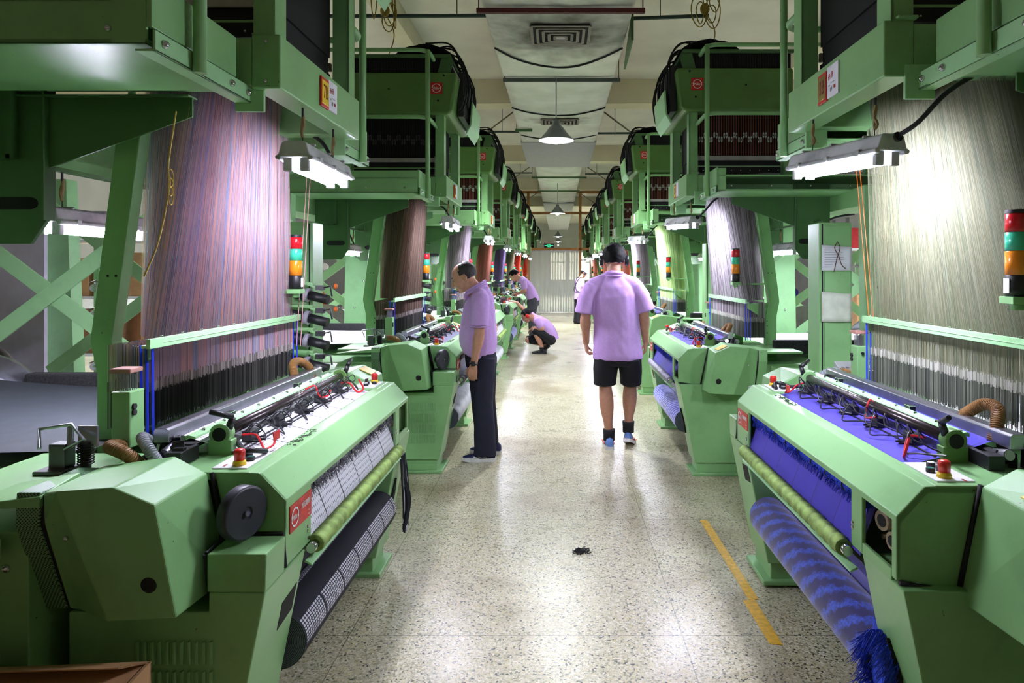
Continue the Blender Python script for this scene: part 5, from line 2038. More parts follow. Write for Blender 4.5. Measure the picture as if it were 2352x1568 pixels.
def shell(name, hf, pred, mat, parent, thick=.012, base=1.0, rough=.006, rad=(.080, .101, .089), cen=(0, -.012, .030)):
    """hair or cap: the part of the skull's ellipsoid where pred(x, y, z) holds, with thickness"""
    c, r, f, u, s, rot = hf
    mb = MB()
    nu, nv = 44, 30
    ids = {}
    vin, vout, fs = [], [], []

    def dirv(i, j):
        th, ph = PI * j / nv, 2 * PI * i / nu
        return Vector((math.sin(th) * math.cos(ph), math.sin(th) * math.sin(ph), math.cos(th)))
    faces = []
    for j in range(nv):
        for i in range(nu):
            d = (dirv(i + .5, j + .5))
            if pred(d.x, d.y, d.z):
                faces.append((i, j))
    def vid(i, j, o_):
        i %= nu
        k = (0 if j in (0, nv) else i, j, o_)
        if k not in ids:
            d = dirv(i, j)
            nz_ = noise.noise(d * 14) * rough
            rr = Vector((rad[0] * d.x, rad[1] * d.y, rad[2] * d.z)) * base
            if o_: rr += d * (thick + nz_)
            p = (c + (r * (cen[0] + rr.x) + f * (cen[1] + rr.y) + u * (cen[2] + rr.z)) * s)
            ids[k] = len(mb.v)
            mb.v.append(tuple(p))
        return ids[k]
    es = {}
    for i, j in faces:
        for o_ in (0, 1):
            q = []
            for a, b2 in ((i, j), (i + 1, j), (i + 1, j + 1), (i, j + 1)):
                v = vid(a, b2, o_)
                if v not in q: q.append(v)
            if len(q) > 2:
                mb.f.append(q if o_ else q[::-1]); mb.mi.append(0); mb.sm.append(True)
        for (a, b2) in (((i, j), (i + 1, j)), ((i + 1, j), (i + 1, j + 1)), ((i + 1, j + 1), (i, j + 1)), ((i, j + 1), (i, j))):
            k = tuple(sorted(((a[0] % nu, a[1]), (b2[0] % nu, b2[1]))))
            es.setdefault(k, []).append((a, b2))
    for k, l in es.items():
        if len(l) == 1:
            a, b2 = l[0]
            q = []
            for v in (vid(*a, 0), vid(*b2, 0), vid(*b2, 1), vid(*a, 1)):
                if v not in q: q.append(v)
            if len(q) > 2:
                mb.f.append(q); mb.mi.append(0); mb.sm.append(True)
    return mb.build(name, mat, parent)


def eyes(hf, parent):
    c, r, f, u, s, rot = hf
    mb = MB()
    for sx in (-1, 1):
        mb.ball(c + (r * sx * .030 + f * .0845 + u * .004) * s, (.0085 * s, .004 * s, .0035 * s), 10, 8, rot=rot)
        mb.tube([c + (r * sx * .016 + f * .091 + u * .030) * s, c + (r * sx * .032 + f * .090 + u * .034) * s, c + (r * sx * .048 + f * .078 + u * .028) * s], [.003 * s, .004 * s, .0025 * s], 6)
    return mb.build('eyes', HAIR, parent)


def muffs(hf, mat, bandmat, parent):
    c, r, f, u, s, rot = hf
    mb = MB()
    for sx in (-1, 1):
        o_ = c + (r * sx * .104 - f * .012 - u * .012) * s
        prof = [(-.016, .034), (-.012, .041), (.004, .041), (.014, .036), (.020, .024), (.021, .004)]
        n = 24
        vs, fs = [], []
        for t, rr in prof:
            for j in range(n):
                a = 2 * PI * j / n
                vs.append(o_ + r * sx * t * s + (f * rr * .82 * math.cos(a) + u * rr * 1.12 * math.sin(a)) * s)
        for i in range(len(prof) - 1):
            for j in range(n):
                fs.append((i * n + j, i * n + (j + 1) % n, (i + 1) * n + (j + 1) % n, (i + 1) * n + j))
        fs.append(list(range(n))); fs.append([(len(prof) - 1) * n + j for j in range(n)])
        mb.add(vs, fs, 0, True)
    pts = [c + (r * .098 * math.cos(t * PI / 14) - f * .012 + u * (.02 + .108 * math.sin(t * PI / 14))) * s for t in range(15)]
    mb.tube([c + (r * .102 - f * .012 - u * .01) * s] + pts + [c + (-r * .102 - f * .012 - u * .01) * s], .006 * s, 8, 1)
    return mb.build('ear_muffs', [mat, bandmat], parent)


def shoe(name, ankle, toe_dir, length, pitch, upper, sole, parent, trim=None):
    """ankle point above the sole's heel third; pitch raises the heel"""
    a = Vector(ankle)
    d = Vector(toe_dir).normalized()
    sd = d.cross(Vector((0, 0, 1))).normalized()
    # local: y along toe, x side, z up from sole; rotate about the ball of the foot
    B = MB()
    L_ = length
    secs = [(-.30, .026, .030, .055), (-.24, .036, .036, .075), (-.10, .039, .040, .085), (.05, .041, .036, .064), (.22, .046, .028, .048), (.42, .047, .024, .038), (.56, .040, .020, .030), (.66, .024, .014, .022)]

    def W(x, y, z):
        y2, z2 = y, z
        if pitch:
            py = .34 * L_
            ang = pitch if y < py else pitch * .15
            yy, zz = y - py, z
            y2 = py + yy * math.cos(ang) + zz * math.sin(ang)
            z2 = -yy * math.sin(ang) + zz * math.cos(ang)
        return a + d * y2 + sd * x + Vector((0, 0, z2))
    n = 18
    vs, fs = [], []
    for y, w, _, h in secs:
        for j in range(n):
            t = 2 * PI * j / n
            z = .022 + (h / 2) * (1 + math.sin(t)) if True else 0
            vs.append(W(w * math.cos(t) * (1.0 if math.sin(t) < 0 else .86), y * L_, z))
    for i in range(len(secs) - 1):
        for j in range(n):
            fs.append((i * n + j, i * n + (j + 1) % n, (i + 1) * n + (j + 1) % n, (i + 1) * n + j))
    fs.append(list(range(n))); fs.append([(len(secs) - 1) * n + j for j in range(n)])
    B.add(vs, fs, 0, True)
    up = B.build(name, upper, parent)
    # sole
    S_ = MB()
    vs, fs = [], []
    for z in (0, .014, .030):
        for y, w, _, h in secs:
            k = w * (1.04 if z < .02 else 1.02)
            vs.append(W(-k, y * L_ * 1.02, z + (0.006 if y > .5 else 0)))
        for y, w, _, h in reversed(secs):
            k = w * (1.04 if z < .02 else 1.02)
            vs.append(W(k, y * L_ * 1.02, z + (0.006 if y > .5 else 0)))
    m = 2 * len(secs)
    for q in range(2):
        for j in range(m):
            fs.append((q * m + j, q * m + (j + 1) % m, (q + 1) * m + (j + 1) % m, (q + 1) * m + j))
    fs.append(list(range(m))); fs.append([2 * m + j for j in range(m)])
    S_.add(vs, fs, 0, True)
    S_.build('shoe_sole', sole, up)
    if trim:
        T = MB()
        for sx in (-1, 1):
            pts = [W(sx * .0445, y * L_, z) for y, z in ((-.05, .035), (.10, .05), (.22, .036), (.34, .046))]
            T.tube(pts, .005, 6)
            T.tube([W(sx * .046, y * L_, .034) for y in (.30, .42, .54)], .005, 6)
        T.tube([W(x, y * L_, z) for x, y, z in ((-.02, .16, .070), (.02, .18, .068), (-.02, .22, .064), (.02, .25, .060))], .003, 5)
        T.build('shoe_trim', trim, up)
    return up


# --- balding man standing sideways at the second loom on the left, looking down (faces -X)
A = Body((-.655, 5.93, 0), R(90))
hc = (0.0, .168, 1.562)
hu = Vector((0, .42, .90)); hfv = Vector((0, .90, -.42))
A.head(hc, hfv, hu, 1.06, 1.1)
A.limb([(0, .045, 1.40), (0, .085, 1.47), (0, .135, 1.53)], [.075, .066, .062])
A.loft([((0, .02, .86), .15, .12), ((0, .03, 1.05), .16, .13), ((0, .03, 1.25), .17, .11), ((0, .02, 1.38), .15, .08), ((0, .03, 1.43), .08, .06)])
LS, LE, LW = (-.215, .005, 1.395), (-.262, .0, 1.105), (-.255, .052, .835)
A.muscle(LS, LE, .05, .054, .042, .4); A.muscle(LE, LW, .043, .046, .029, .25)
A.hand(LW, (.02, .10, -1), (.9, -.1, 0), (0, 1, .2), .75, 1.04)
RS, RE, RW = (.215, .005, 1.395), (.262, .03, 1.11), (.25, .10, .85)
A.muscle(RS, RE, .05, .054, .042, .4); A.muscle(RE, RW, .043, .046, .029, .25)
A.hand(RW, (-.02, .15, -1), (-.9, -.1, 0), (0, 1, .2), .75, 1.04)
for sx in (-1, 1):
    A.limb([(sx * .085, .01, .86), (sx * .105, -.01, .48), (sx * .115, -.035, .09)], [.075, .052, .036])
pa = A.fuse('person', SKIN, .0048)
tag(pa, 'balding person in lilac polo and navy trousers standing sideways at a loom', 'person')
sh = Body(A.loc, 0)
sh.loft([((0, .055, .878), .178, .125), ((0, .04, .925), .185, .15), ((0, .04, .98), .190, .163), ((0, .045, 1.08), .194, .166), ((0, .04, 1.20), .197, .152), ((0, .03, 1.30), .200, .135), ((0, .015, 1.385), .192, .105), ((0, .018, 1.435), .135, .082), ((0, .04, 1.475), .078, .075)])
for sx in (-1, 1):
    sh.limb([(sx * .155, .012, 1.405), (sx * .205, .005, 1.375)], [.070, .074])
    sh.loft([((sx * .195, .005, 1.41), .062, .072), ((sx * .225, .005, 1.33), .070, .080), ((sx * .248, .0, 1.24), .071, .080), ((sx * .258, .0, 1.155), .073, .081)], side=(1, 0, 0))
o = sh.fuse('polo_shirt', LILAC, .0055, pa, 8, .008, 3)
mb = MB()
for k, (rr, dz) in enumerate(((.078, .012), (.084, -.004), (.092, -.02))):
    mb.tube([(rr * math.cos(t * PI / 12), .062 + rr * 1.02 * math.sin(t * PI / 12), 1.472 + dz - .046 * math.sin(t * PI / 12)) for t in range(24)], .011, 10, closed=True)
for sx in (-1, 1):
    mb.hull([(sx * .01, .155, 1.425), (sx * .055, .14, 1.43), (sx * .06, .15, 1.36), (sx * .02, .168, 1.385), (sx * .05, .12, 1.42), (sx * .05, .135, 1.37)])
mb.build('polo_collar', LILAC, pa)
mb = MB()
for sx in (-1, 1):
    mb.tube([(sx * .258 + .076 * math.cos(t * PI / 14), .082 * math.sin(t * PI / 14), 1.158 - .004 * math.cos(t * PI / 7)) for t in range(28)], .0055, 8, closed=True)
mb.build('sleeve_hems', LILAC, pa)
tr_ = Body(A.loc, 0)
tr_.loft([((0, .03, .97), .165, .125), ((0, .022, .88), .172, .138), ((0, .015, .80), .168, .132)])
for sx in (-1, 1):
    tr_.loft([((sx * .078, .012, .86), .088, .125), ((sx * .088, .005, .74), .092, .112), ((sx * .105, -.005, .50), .082, .092), ((sx * .112, -.02, .30), .078, .090), ((sx * .115, -.03, .12), .078, .094), ((sx * .115, -.028, .045), .08, .098)])
tr_.fuse('trousers', NAVY, .006, pa, 3, .006, 8)
hfp = A.hf
shell('hair', hfp, lambda x, y, z: (z < .72 or y < -.25) and z > -.55 and y < .30 - abs(z) * .35 and not (abs(x) > .8 and z < -.15 and y > -.12) and (y < .22), HAIRG, pa, .008)
eyes(hfp, pa)
mb = MB()
wv_ = Vector(LW)
mb.tube([wv_ + Vector((.031 * math.cos(t * PI / 10), .029 * math.sin(t * PI / 10), .012 + .004 * math.sin(t * PI / 10))) for t in range(20)], .009, 8, closed=True)
mb.box(wv_.x - .042, wv_.x - .026, wv_.y - .017, wv_.y + .017, wv_.z - .006, wv_.z + .034)
mb.build('wrist_watch', m_black, pa, .003)
shoe('shoe', (-.118, -.03, 0), (-.06, 1, 0), .285, 0, SHOEN, SOLEW, pa, SOLEW)
shoe('shoe', (.118, -.06, 0), (.10, 1, 0), .285, 0, SHOEN, SOLEW, pa, SOLEW)

# --- man walking away with black ear muffs (faces +Y)
Bm = Body((.55, 6.30, 0), 0)
Bm.head((-.035, .03, 1.725), (0.05, 1, -.05), (0, .03, 1), 1.10, 1.05)
Bm.limb([(-.04, .0, 1.52), (-.038, .012, 1.60), (-.036, .02, 1.66)], [.075, .066, .064])
Bm.loft([((-.005, 0, .92), .15, .11), ((-.01, 0, 1.15), .16, .11), ((-.03, 0, 1.38), .17, .11), ((-.04, 0, 1.50), .15, .08), ((-.04, 0, 1.56), .07, .06)])
LS, LE, LW = (-.255, -.01, 1.475), (-.305, -.03, 1.185), (-.295, .03, .955)
Bm.muscle(LS, LE, .053, .057, .046, .4); Bm.muscle(LE, LW, .047, .051, .031, .25)
Bm.hand(LW, (.08, .12, -1), (.9, .15, .1), (.05, 1, .1), 1.25, 1.06)
RS, RE, RW = (.175, -.01, 1.475), (.235, -.02, 1.20), (.262, .06, .955)
Bm.muscle(RS, RE, .053, .057, .046, .4); Bm.muscle(RE, RW, .047, .051, .031, .25)
Bm.hand(RW, (-.05, .10, -1), (-.9, .15, 0), (-.05, 1, .1), 1.15, 1.06)
# legs with calves
Bm.limb([(-.10, 0, .86), (-.118, .015, .545)], [.088, .060]); Bm.muscle((-.118, .012, .545), (-.088, -.05, .115), .058, .066, .036, .36)
Bm.limb([(.10, 0, .86), (.115, .05, .555)], [.088, .060]); Bm.muscle((.115, .046, .555), (.092, -.03, .175), .058, .066, .036, .36)
pb = Bm.fuse('person', SKIN, .0048)
tag(pb, 'person with black ear muffs, lilac polo and black shorts walking away', 'person')
sh = Body(Bm.loc, 0)
sh.loft([((-.006, -.005, .805), .232, .158), ((-.006, -.005, .84), .230, .158), ((-.008, 0, .95), .222, .150), ((-.01, 0, 1.10), .216, .140), ((-.02, -.005, 1.25), .212, .135), ((-.03, -.008, 1.38), .214, .126), ((-.038, -.008, 1.465), .205, .105), ((-.04, -.005, 1.525), .15, .082), ((-.04, 0, 1.575), .085, .075), ((-.04, .005, 1.615), .074, .072)])
for sx in (-1, 1):
    cx = -.04
    e = Vector((-.335, -.025, 1.225)) if sx < 0 else Vector((.252, -.015, 1.245))
    s0 = Vector((cx + sx * .175, -.008, 1.485))
    sh.limb([(cx + sx * .07, 0, 1.545), s0, s0 + Vector((sx * .035, 0, -.05))], [.058, .073, .082])
    m_ = s0.lerp(e, .5)
    ee = e + Vector((.018 * -sx, 0, 0)) if sx < 0 else e
    sh.loft([(s0 + Vector((sx * .02, 0, .0)), .066, .076), (m_ + Vector((sx * .015, 0, .02)), .082, .090), (ee, .086, .094)], side=(1, 0, .35 * sx))
sh.fuse('polo_shirt', LILAC, .0055, pb, 9, .007, 12)
mb = MB()
mb.tube([(-.04 + .080 * math.cos(t * PI / 12), .0 + .078 * math.sin(t * PI / 12), 1.598 + (-.012 if math.sin(t * PI / 12) > 0 else .0)) for t in range(24)], .013, 10, closed=True)
mb.tube([(-.04 + .088 * math.cos(t * PI / 12), .0 + .086 * math.sin(t * PI / 12), 1.572 + (-.012 if math.sin(t * PI / 12) > 0 else .0)) for t in range(24)], .010, 10, closed=True)
mb.build('polo_collar', LILAC, pb)
tr_ = Body(Bm.loc, 0)
tr_.loft([((0, 0, .92), .195, .130), ((0, 0, .82), .212, .142), ((0, 0, .75), .208, .138)])
tr_.loft([((-.108, 0, .82), .112, .136), ((-.118, .005, .70), .112, .122), ((-.122, .01, .595), .106, .112), ((-.122, .012, .572), .106, .112)])
tr_.loft([((.108, 0, .82), .108, .136), ((.118, .02, .70), .106, .122), ((.120, .03, .60), .100, .110), ((.120, .035, .575), .100, .110)])
tr_.fuse('shorts', BLACKC, .006, pb, 3, .006, 5)
shell('hair', Bm.hf, lambda x, y, z: z > -.60 and not (y > .38 and z < .55) and not (abs(x) > .62 and z < -.2 and y > -.1), HAIR, pb, .016, 1.01, .010)
eyes(Bm.hf, pb)
muffs(Bm.hf, MUFF, MUFF, pb)
for (x, y, z0), (tx, ty), pit, dz in (((-.088, -.055, 0), (-.05, 1), 0, .0), ((.092, -.02, .0), (.28, 1), R(20), .0)):
    sk = MB()
    zz = .17 if not pit else .235
    sk.tube([(x, y + .005, zz - .10), (x, y + .003, zz - .05), (x, y, zz)], [.052, .052, .056], 18)
    sk.build('sock', BLACKC, pb)
    shoe('shoe', (x, y, dz), (tx, ty, 0), .30, pit, SHOEB, SOLEW, pb, SHOEO)

# --- man squatting with red ear muffs, one arm up on the loom (faces -X; left side towards the camera)
C = Body((-.36, 13.4, 0), R(90))
C.head((-.02, .262, .735), (0, .80, -.60), (0, .62, .78), 1.06)
C.limb([(-.01, .10, .66), (-.015, .17, .70), (-.02, .22, .72)], [.075, .066, .062])
C.loft([((0, -.22, .30), .15, .13), ((0, -.14, .46), .16, .12), ((0, -.02, .60), .16, .11), ((0, .08, .66), .10, .08)])
C.muscle((-.20, .06, .66), (-.25, -.05, .50), .05, .054, .042, .4)
C.muscle((-.25, -.05, .50), (-.13, .14, .51), .042, .046, .030, .3)
C.hand((-.13, .14, .51), (.1, .8, -.6), (0, -.5, -.8), (.6, .3, .2), .8, 1.05)
C.muscle((.20, .08, .66), (.20, .32, .82), .05, .054, .042, .4)
C.muscle((.20, .32, .82), (.17, .47, .985), .042, .046, .030, .3)
C.hand((.17, .47, .985), (0, .9, .25), (0, -.1, -1), (-1, 0, 0), .35, 1.05)
C.limb([(-.10, -.20, .30), (-.135, .10, .47)], [.09, .062]); C.muscle((-.135, .10, .47), (-.13, -.04, .12), .058, .064, .038, .4)
C.limb([(.10, -.20, .30), (.13, .24, .24)], [.09, .062]); C.muscle((.13, .24, .24), (.12, -.13, .15), .058, .064, .038, .4)
pc = C.fuse('person', SKIN, .007)
tag(pc, 'person squatting in black shorts with red ear muffs, one arm raised onto the loom', 'person')
sh = Body(C.loc, 0)
sh.loft([((0, -.235, .25), .175, .14), ((0, -.205, .34), .18, .145), ((0, -.15, .46), .188, .14), ((0, -.06, .57), .19, .125), ((0, .03, .635), .18, .10), ((0, .10, .675), .10, .08), ((0, .135, .70), .072, .07)])
sh.limb([(-.15, .05, .64), (-.20, .045, .645), (-.235, -.0, .565)], [.075, .076, .074])
sh.limb([(.15, .05, .64), (.20, .09, .665), (.20, .20, .735)], [.075, .076, .072])
sh.fuse('polo_shirt', LILAC, .008, pc, 3, .006, 2)
tr_ = Body(C.loc, 0)
tr_.loft([((0, -.24, .24), .17, .125), ((0, -.17, .36), .17, .13)])
tr_.limb([(-.095, -.20, .28), (-.13, .06, .44)], [.118, .098])
tr_.limb([(.095, -.20, .28), (.125, .16, .25)], [.118, .096])
tr_.fuse('shorts', BLACKC, .008, pc, 3, .005, 2)
shell('hair', C.hf, lambda x, y, z: z > -.45 and not (y > .45 and z < .62) and not (abs(x) > .7 and z < -.1 and y > -.1), HAIR, pc, .008)
eyes(C.hf, pc)
muffs(C.hf, MUFFR, m_black, pc)
mb = MB().tube([Vector((-.145, .115, .51)) + Vector((.02 * math.cos(t * PI / 8), -.01 * math.cos(t * PI / 8), .034 * math.sin(t * PI / 8))) for t in range(16)], .010, 6, closed=True)
mb.build('wrist_watch', m_black, pc)
shoe('shoe', (-.13, -.04, 0), (-.03, 1, 0), .29, 0, SHOEK, SHOEK, pc)
shoe('shoe', (.12, -.15, 0.0), (.0, 1, 0), .29, R(38), SHOEK, SHOEK, pc)
for x, y, z in ((-.13, -.04, .10), (.12, -.145, .17)):
    MB().tube([(x, y, z - .05), (x, y + .01, z + .03)], [.045, .044], 14).build('sock', BLACKC, pc)

# --- man bending over the fifth loom (faces -X)
D = Body((-.62, 16.3, 0), R(90))
D.head((0, .435, 1.50), (0, .78, -.62), (0, .62, .78), 1.06)
D.limb([(0, .27, 1.40), (0, .33, 1.435), (0, .385, 1.47)], [.072, .064, .06])
D.loft([((0, .0, .92), .15, .11), ((0, .10, 1.12), .16, .11), ((0, .21, 1.33), .15, .10), ((0, .27, 1.41), .07, .06)])
for sx in (-1, 1):
    D.muscle((sx * .20, .22, 1.37), (sx * .26, .17, 1.15), .05, .054, .042, .4)
    D.muscle((sx * .26, .17, 1.15), (sx * .14, .36, 1.07), .042, .045, .029, .3)
    D.hand((sx * .14, .36, 1.07), (-sx * .3, .9, -.1), (0, -.2, -1), (-sx, .1, 0), .6, 1.04)
    D.limb([(sx * .095, 0, .88), (sx * .11, .03, .48), (sx * .12, -.02, .09)], [.09, .058, .038])
pd = D.fuse('person', SKIN, .008)
tag(pd, 'person in lilac polo and dark grey trousers bending over a loom', 'person')
sh = Body(D.loc, 0)
sh.loft([((0, -.02, .88), .185, .15), ((0, .0, .98), .185, .145), ((0, .06, 1.12), .188, .14), ((0, .14, 1.26), .19, .125), ((0, .21, 1.36), .18, .10), ((0, .265, 1.415), .10, .08), ((0, .29, 1.44), .075, .07)])
for sx in (-1, 1):
    sh.limb([(sx * .15, .20, 1.37), (sx * .205, .215, 1.355), (sx * .245, .185, 1.23)], [.074, .076, .074])
sh.fuse('polo_shirt', LILAC, .009, pd, 3, .006, 6)
tr_ = Body(D.loc, 0)
tr_.loft([((0, .0, 1.0), .175, .130), ((0, -.01, .92), .195, .145), ((0, -.01, .84), .200, .150), ((0, -.01, .78), .190, .14)])
for sx in (-1, 1):
    tr_.loft([((sx * .095, .0, .84), .102, .13), ((sx * .108, .02, .5), .08, .09), ((sx * .12, -.015, .05), .078, .092)])
    shoe('shoe', (sx * .12, -.04, 0), (sx * .1, 1, 0), .285, 0, SHOEK, SHOEK, pd)
tr_.fuse('trousers', GREYC, .009, pd, 3, .005, 3)
shell('hair', D.hf, lambda x, y, z: z > -.40 and not (y > .55 and z < .45) and not (abs(x) > .8 and z < -.1 and y > -.1), HAIR, pd, .016)
eyes(D.hf, pd)

# --- woman in a white cap by the far right loom (faces +X, partly away)
E_ = Body((.62, 20.8, 0), R(-62))
E_.head((0, .165, 1.525), (0, .85, -.5), (0, .5, .86), 1.0, .95)
E_.limb([(0, .05, 1.36), (0, .09, 1.42), (0, .13, 1.48)], [.062, .055, .052])
E_.loft([((0, .0, .85), .13, .10), ((0, .0, 1.1), .13, .10), ((0, .03, 1.3), .13, .09), ((0, .05, 1.37), .06, .05)])
for sx in (-1, 1):
    E_.muscle((sx * .165, .03, 1.32), (sx * .20, .03, 1.09), .042, .045, .036, .4)
    E_.muscle((sx * .20, .03, 1.09), (sx * .12, .25, 1.10), .036, .038, .025, .3)
    E_.hand((sx * .12, .25, 1.10), (-sx * .2, .9, 0), (0, -.2, -1), (-sx, .1, 0), .6, .95)
    E_.limb([(sx * .085, 0, .82), (sx * .09, .0, .45), (sx * .095, -.02, .08)], [.08, .052, .034])
pe_ = E_.fuse('person', SKIN, .008)
tag(pe_, 'person in a white cap and black apron at the far end of the aisle', 'person')
sh = Body(E_.loc, 0)
sh.loft([((0, -.01, .74), .165, .13), ((0, 0, .9), .162, .125), ((0, 0, 1.1), .155, .115), ((0, .015, 1.25), .158, .108), ((0, .03, 1.33), .145, .085), ((0, .05, 1.385), .065, .06)])
for sx in (-1, 1):
    sh.limb([(sx * .12, .03, 1.32), (sx * .168, .03, 1.305), (sx * .195, .03, 1.16)], [.062, .064, .062])
sh.fuse('polo_shirt', LILAC, .009, pe_, 3, .005, 7)
tr_ = Body(E_.loc, 0)
tr_.loft([((0, 0, .88), .15, .12), ((0, 0, .76), .158, .128)])
for sx in (-1, 1):
    tr_.loft([((sx * .08, 0, .8), .085, .115), ((sx * .09, .0, .45), .085, .10), ((sx * .098, -.01, .03), .10, .12)])
    shoe('shoe', (sx * .098, -.03, 0), (sx * .1, 1, 0), .25, 0, SHOEK, SHOEK, pe_)
tr_.fuse('trousers', BLACKC, .009, pe_, 3, .005, 4)
mb = MB()
mb.grid(lambda u, v: ((u - .5) * .30, .118 + .03 * math.cos((u - .5) * 3) - .03, 1.16 - .52 * v), 8, 8)
mb.grid(lambda u, v: ((u - .5) * .30, .126 + .03 * math.cos((u - .5) * 3) - .03, 1.16 - .52 * v), 8, 8)
for sx in (-1, 1):
    mb.tube(spline([(sx * .14, .12, 1.14), (sx * .12, .09, 1.35), (sx * .09, .0, 1.41), (sx * .03, -.10, 1.25), (-sx * .08, -.13, 1.02), (-sx * .15, .05, .98)], 6), .010, 6)
mb.tube([(.168 * math.cos(t * PI / 12), .132 * math.sin(t * PI / 12), .97) for t in range(24)], .010, 6, closed=True)
mb.build('apron', BLACKC, pe_, normals=False)
shell('cap', E_.hf, lambda x, y, z: z > .12 - y * .1, WHITEC, pe_, .018, 1.02)
shell('hair', E_.hf, lambda x, y, z: z < .25 and z > -.6 and y < .0 and not (abs(x) > .75 and z < -.1), HAIR, pe_, .008)
eyes(E_.hf, pe_)
muffs(E_.hf, MUFF, MUFF, pe_)

# ---------------------------------------------------------------- things on the floor and behind the looms
m_tape = M('yellow_floor_tape', srgb(226, 176, 30), .5, var=.12, scale=40)
mb = MB()
mb.hull([(.915, 4.43, .001), (.965, 4.43, .001), (.935, 3.36, .001), (.985, 3.36, .001), (.915, 4.43, .0025), (.965, 4.43, .0025), (.935, 3.36, .0025), (.985, 3.36, .0025)])
tag(mb.build('floor_tape', m_tape), 'longer strip of yellow tape stuck on the floor beside the right loom', 'floor tape')
mb = MB()
mb.hull([(.905, 3.35, .001), (.965, 3.36, .001), (.915, 2.96, .001), (.97, 2.95, .001), (.905, 3.35, .0028), (.965, 3.36, .0028), (.915, 2.96, .0028), (.97, 2.95, .0028)])
tag(mb.build('floor_tape', m_tape), 'short strip of yellow tape on the floor, continuing the longer one towards the camera', 'floor tape')
rs = random.Random(1)
mb = MB()
for q in range(26):
    c = Vector((.135 + rs.uniform(-.03, .03), 3.93 + rs.uniform(-.03, .03), .006))
    mb.tube(spline([c + Vector((rs.uniform(-.03, .03), rs.uniform(-.03, .03), rs.uniform(-.003, .006))) for _ in range(4)], 3), .002, 4)
mb.ball((.14, 3.93, .008), (.018, .016, .008), 10, 8)
tag(mb.build('lint_clump', m_dfabric), 'small dark clump of lint lying in the middle of the floor', 'lint')

# blue cloth end hanging out of the near right pedestal
mb = MB()
rs = random.Random(6)
bx = MB()
pts = [(1.01, 2.19, .505), (1.02, 2.07, .52), (.985, 2.03, .43), (.965, 2.05, .35), (.985, 2.12, .31), (1.0, 2.20, .36)]
mb.hull([(x, y, z) for x, y, z in pts] + [(x + .06, y + .02, z) for x, y, z in pts])
for q in range(420):
    a = rs.random() * 2 * PI
    c = Vector((.985 + rs.uniform(-.02, .03), 2.10 + .075 * math.cos(a), .41 + .10 * math.sin(a)))
    e = c + Vector((-.02 - rs.random() * .03, rs.uniform(-.02, .03), -.02 - rs.random() * .06))
    mb.tube([c, e], [.0022, .0006], 3, cap=False)
for q in range(90):
    c = Vector((.965 + rs.uniform(-.015, .015), 2.10 + rs.uniform(-.04, .06), .33))
    mb.tube(spline([c, c + Vector((rs.uniform(-.02, .02), rs.uniform(-.02, .03), -.07)), c + Vector((rs.uniform(-.03, .03), rs.uniform(-.02, .05), -.15 - rs.random() * .06))], 3), .0013, 3, cap=False)
tag(mb.build('blue_cloth_tail', M('bright_blue_fringe', srgb(38, 70, 200), .8, var=.3, scale=90)), 'frayed blue cloth end sticking out of the near right loom pedestal', 'cloth')
# dark and white selvedge tail hanging on the near left loom's far pedestal
mb = MB()
rs = random.Random(12)
for q in range(46):
    c = Vector((-.852 + rs.uniform(-.004, .010), 3.72 + rs.uniform(-.03, .03), .62))
    mb.tube(spline([c, c + Vector((.012, rs.uniform(-.02, .02), -.12)), c + Vector((.02 + rs.uniform(0, .01), rs.uniform(-.04, .04), -.25)), c + Vector((.012, rs.uniform(-.03, .03), -.36 - rs.random() * .07))], 4), rs.uniform(.002, .005), 4, q % 3 == 0)
tag(mb.build('selvedge_tail', [M('dark_fringe', srgb(30, 34, 46), .9), M('white_fringe', srgb(200, 200, 206), .9)]), 'hanging black and white selvedge waste on the far pedestal of the near left loom', 'cloth waste')

# cardboard box at the lower left corner
r = empty('cardboard_box', (-1.45, 1.93, 0), R(4))
tag(r, 'brown cardboard box with loose flaps at the lower left corner of the picture', 'box')
mb = MB()
mb.box(-.30, .30, -.2, -.192, 0, .59); mb.box(-.30, .30, .192, .2, 0, .59)
mb.box(-.30, -.292, -.2, .2, 0, .59); mb.box(.292, .30, -.2, .2, 0, .59); mb.box(-.3, .3, -.2, .2, 0, .01)
r.location = (-1.36, 1.58, 0)
mb.box(-.29, .285, -.19, .185, .578, .586)
mb.build('box_body', m_card, r)
MB().hull([(-.30, .2, .59), (.30, .2, .59), (-.27, .12, .625), (.26, .12, .62), (-.30, .203, .585), (.30, .203, .585), (-.27, .123, .62), (.26, .123, .615)]).build('box_flap', m_card, r)
MB().hull([(-.30, -.2, .59), (-.30, .20, .59), (-.50, -.22, .625), (-.50, .16, .635), (-.303, -.2, .585), (-.303, .20, .585), (-.503, -.22, .62), (-.503, .16, .6255)]).build('box_flap', m_card, r)

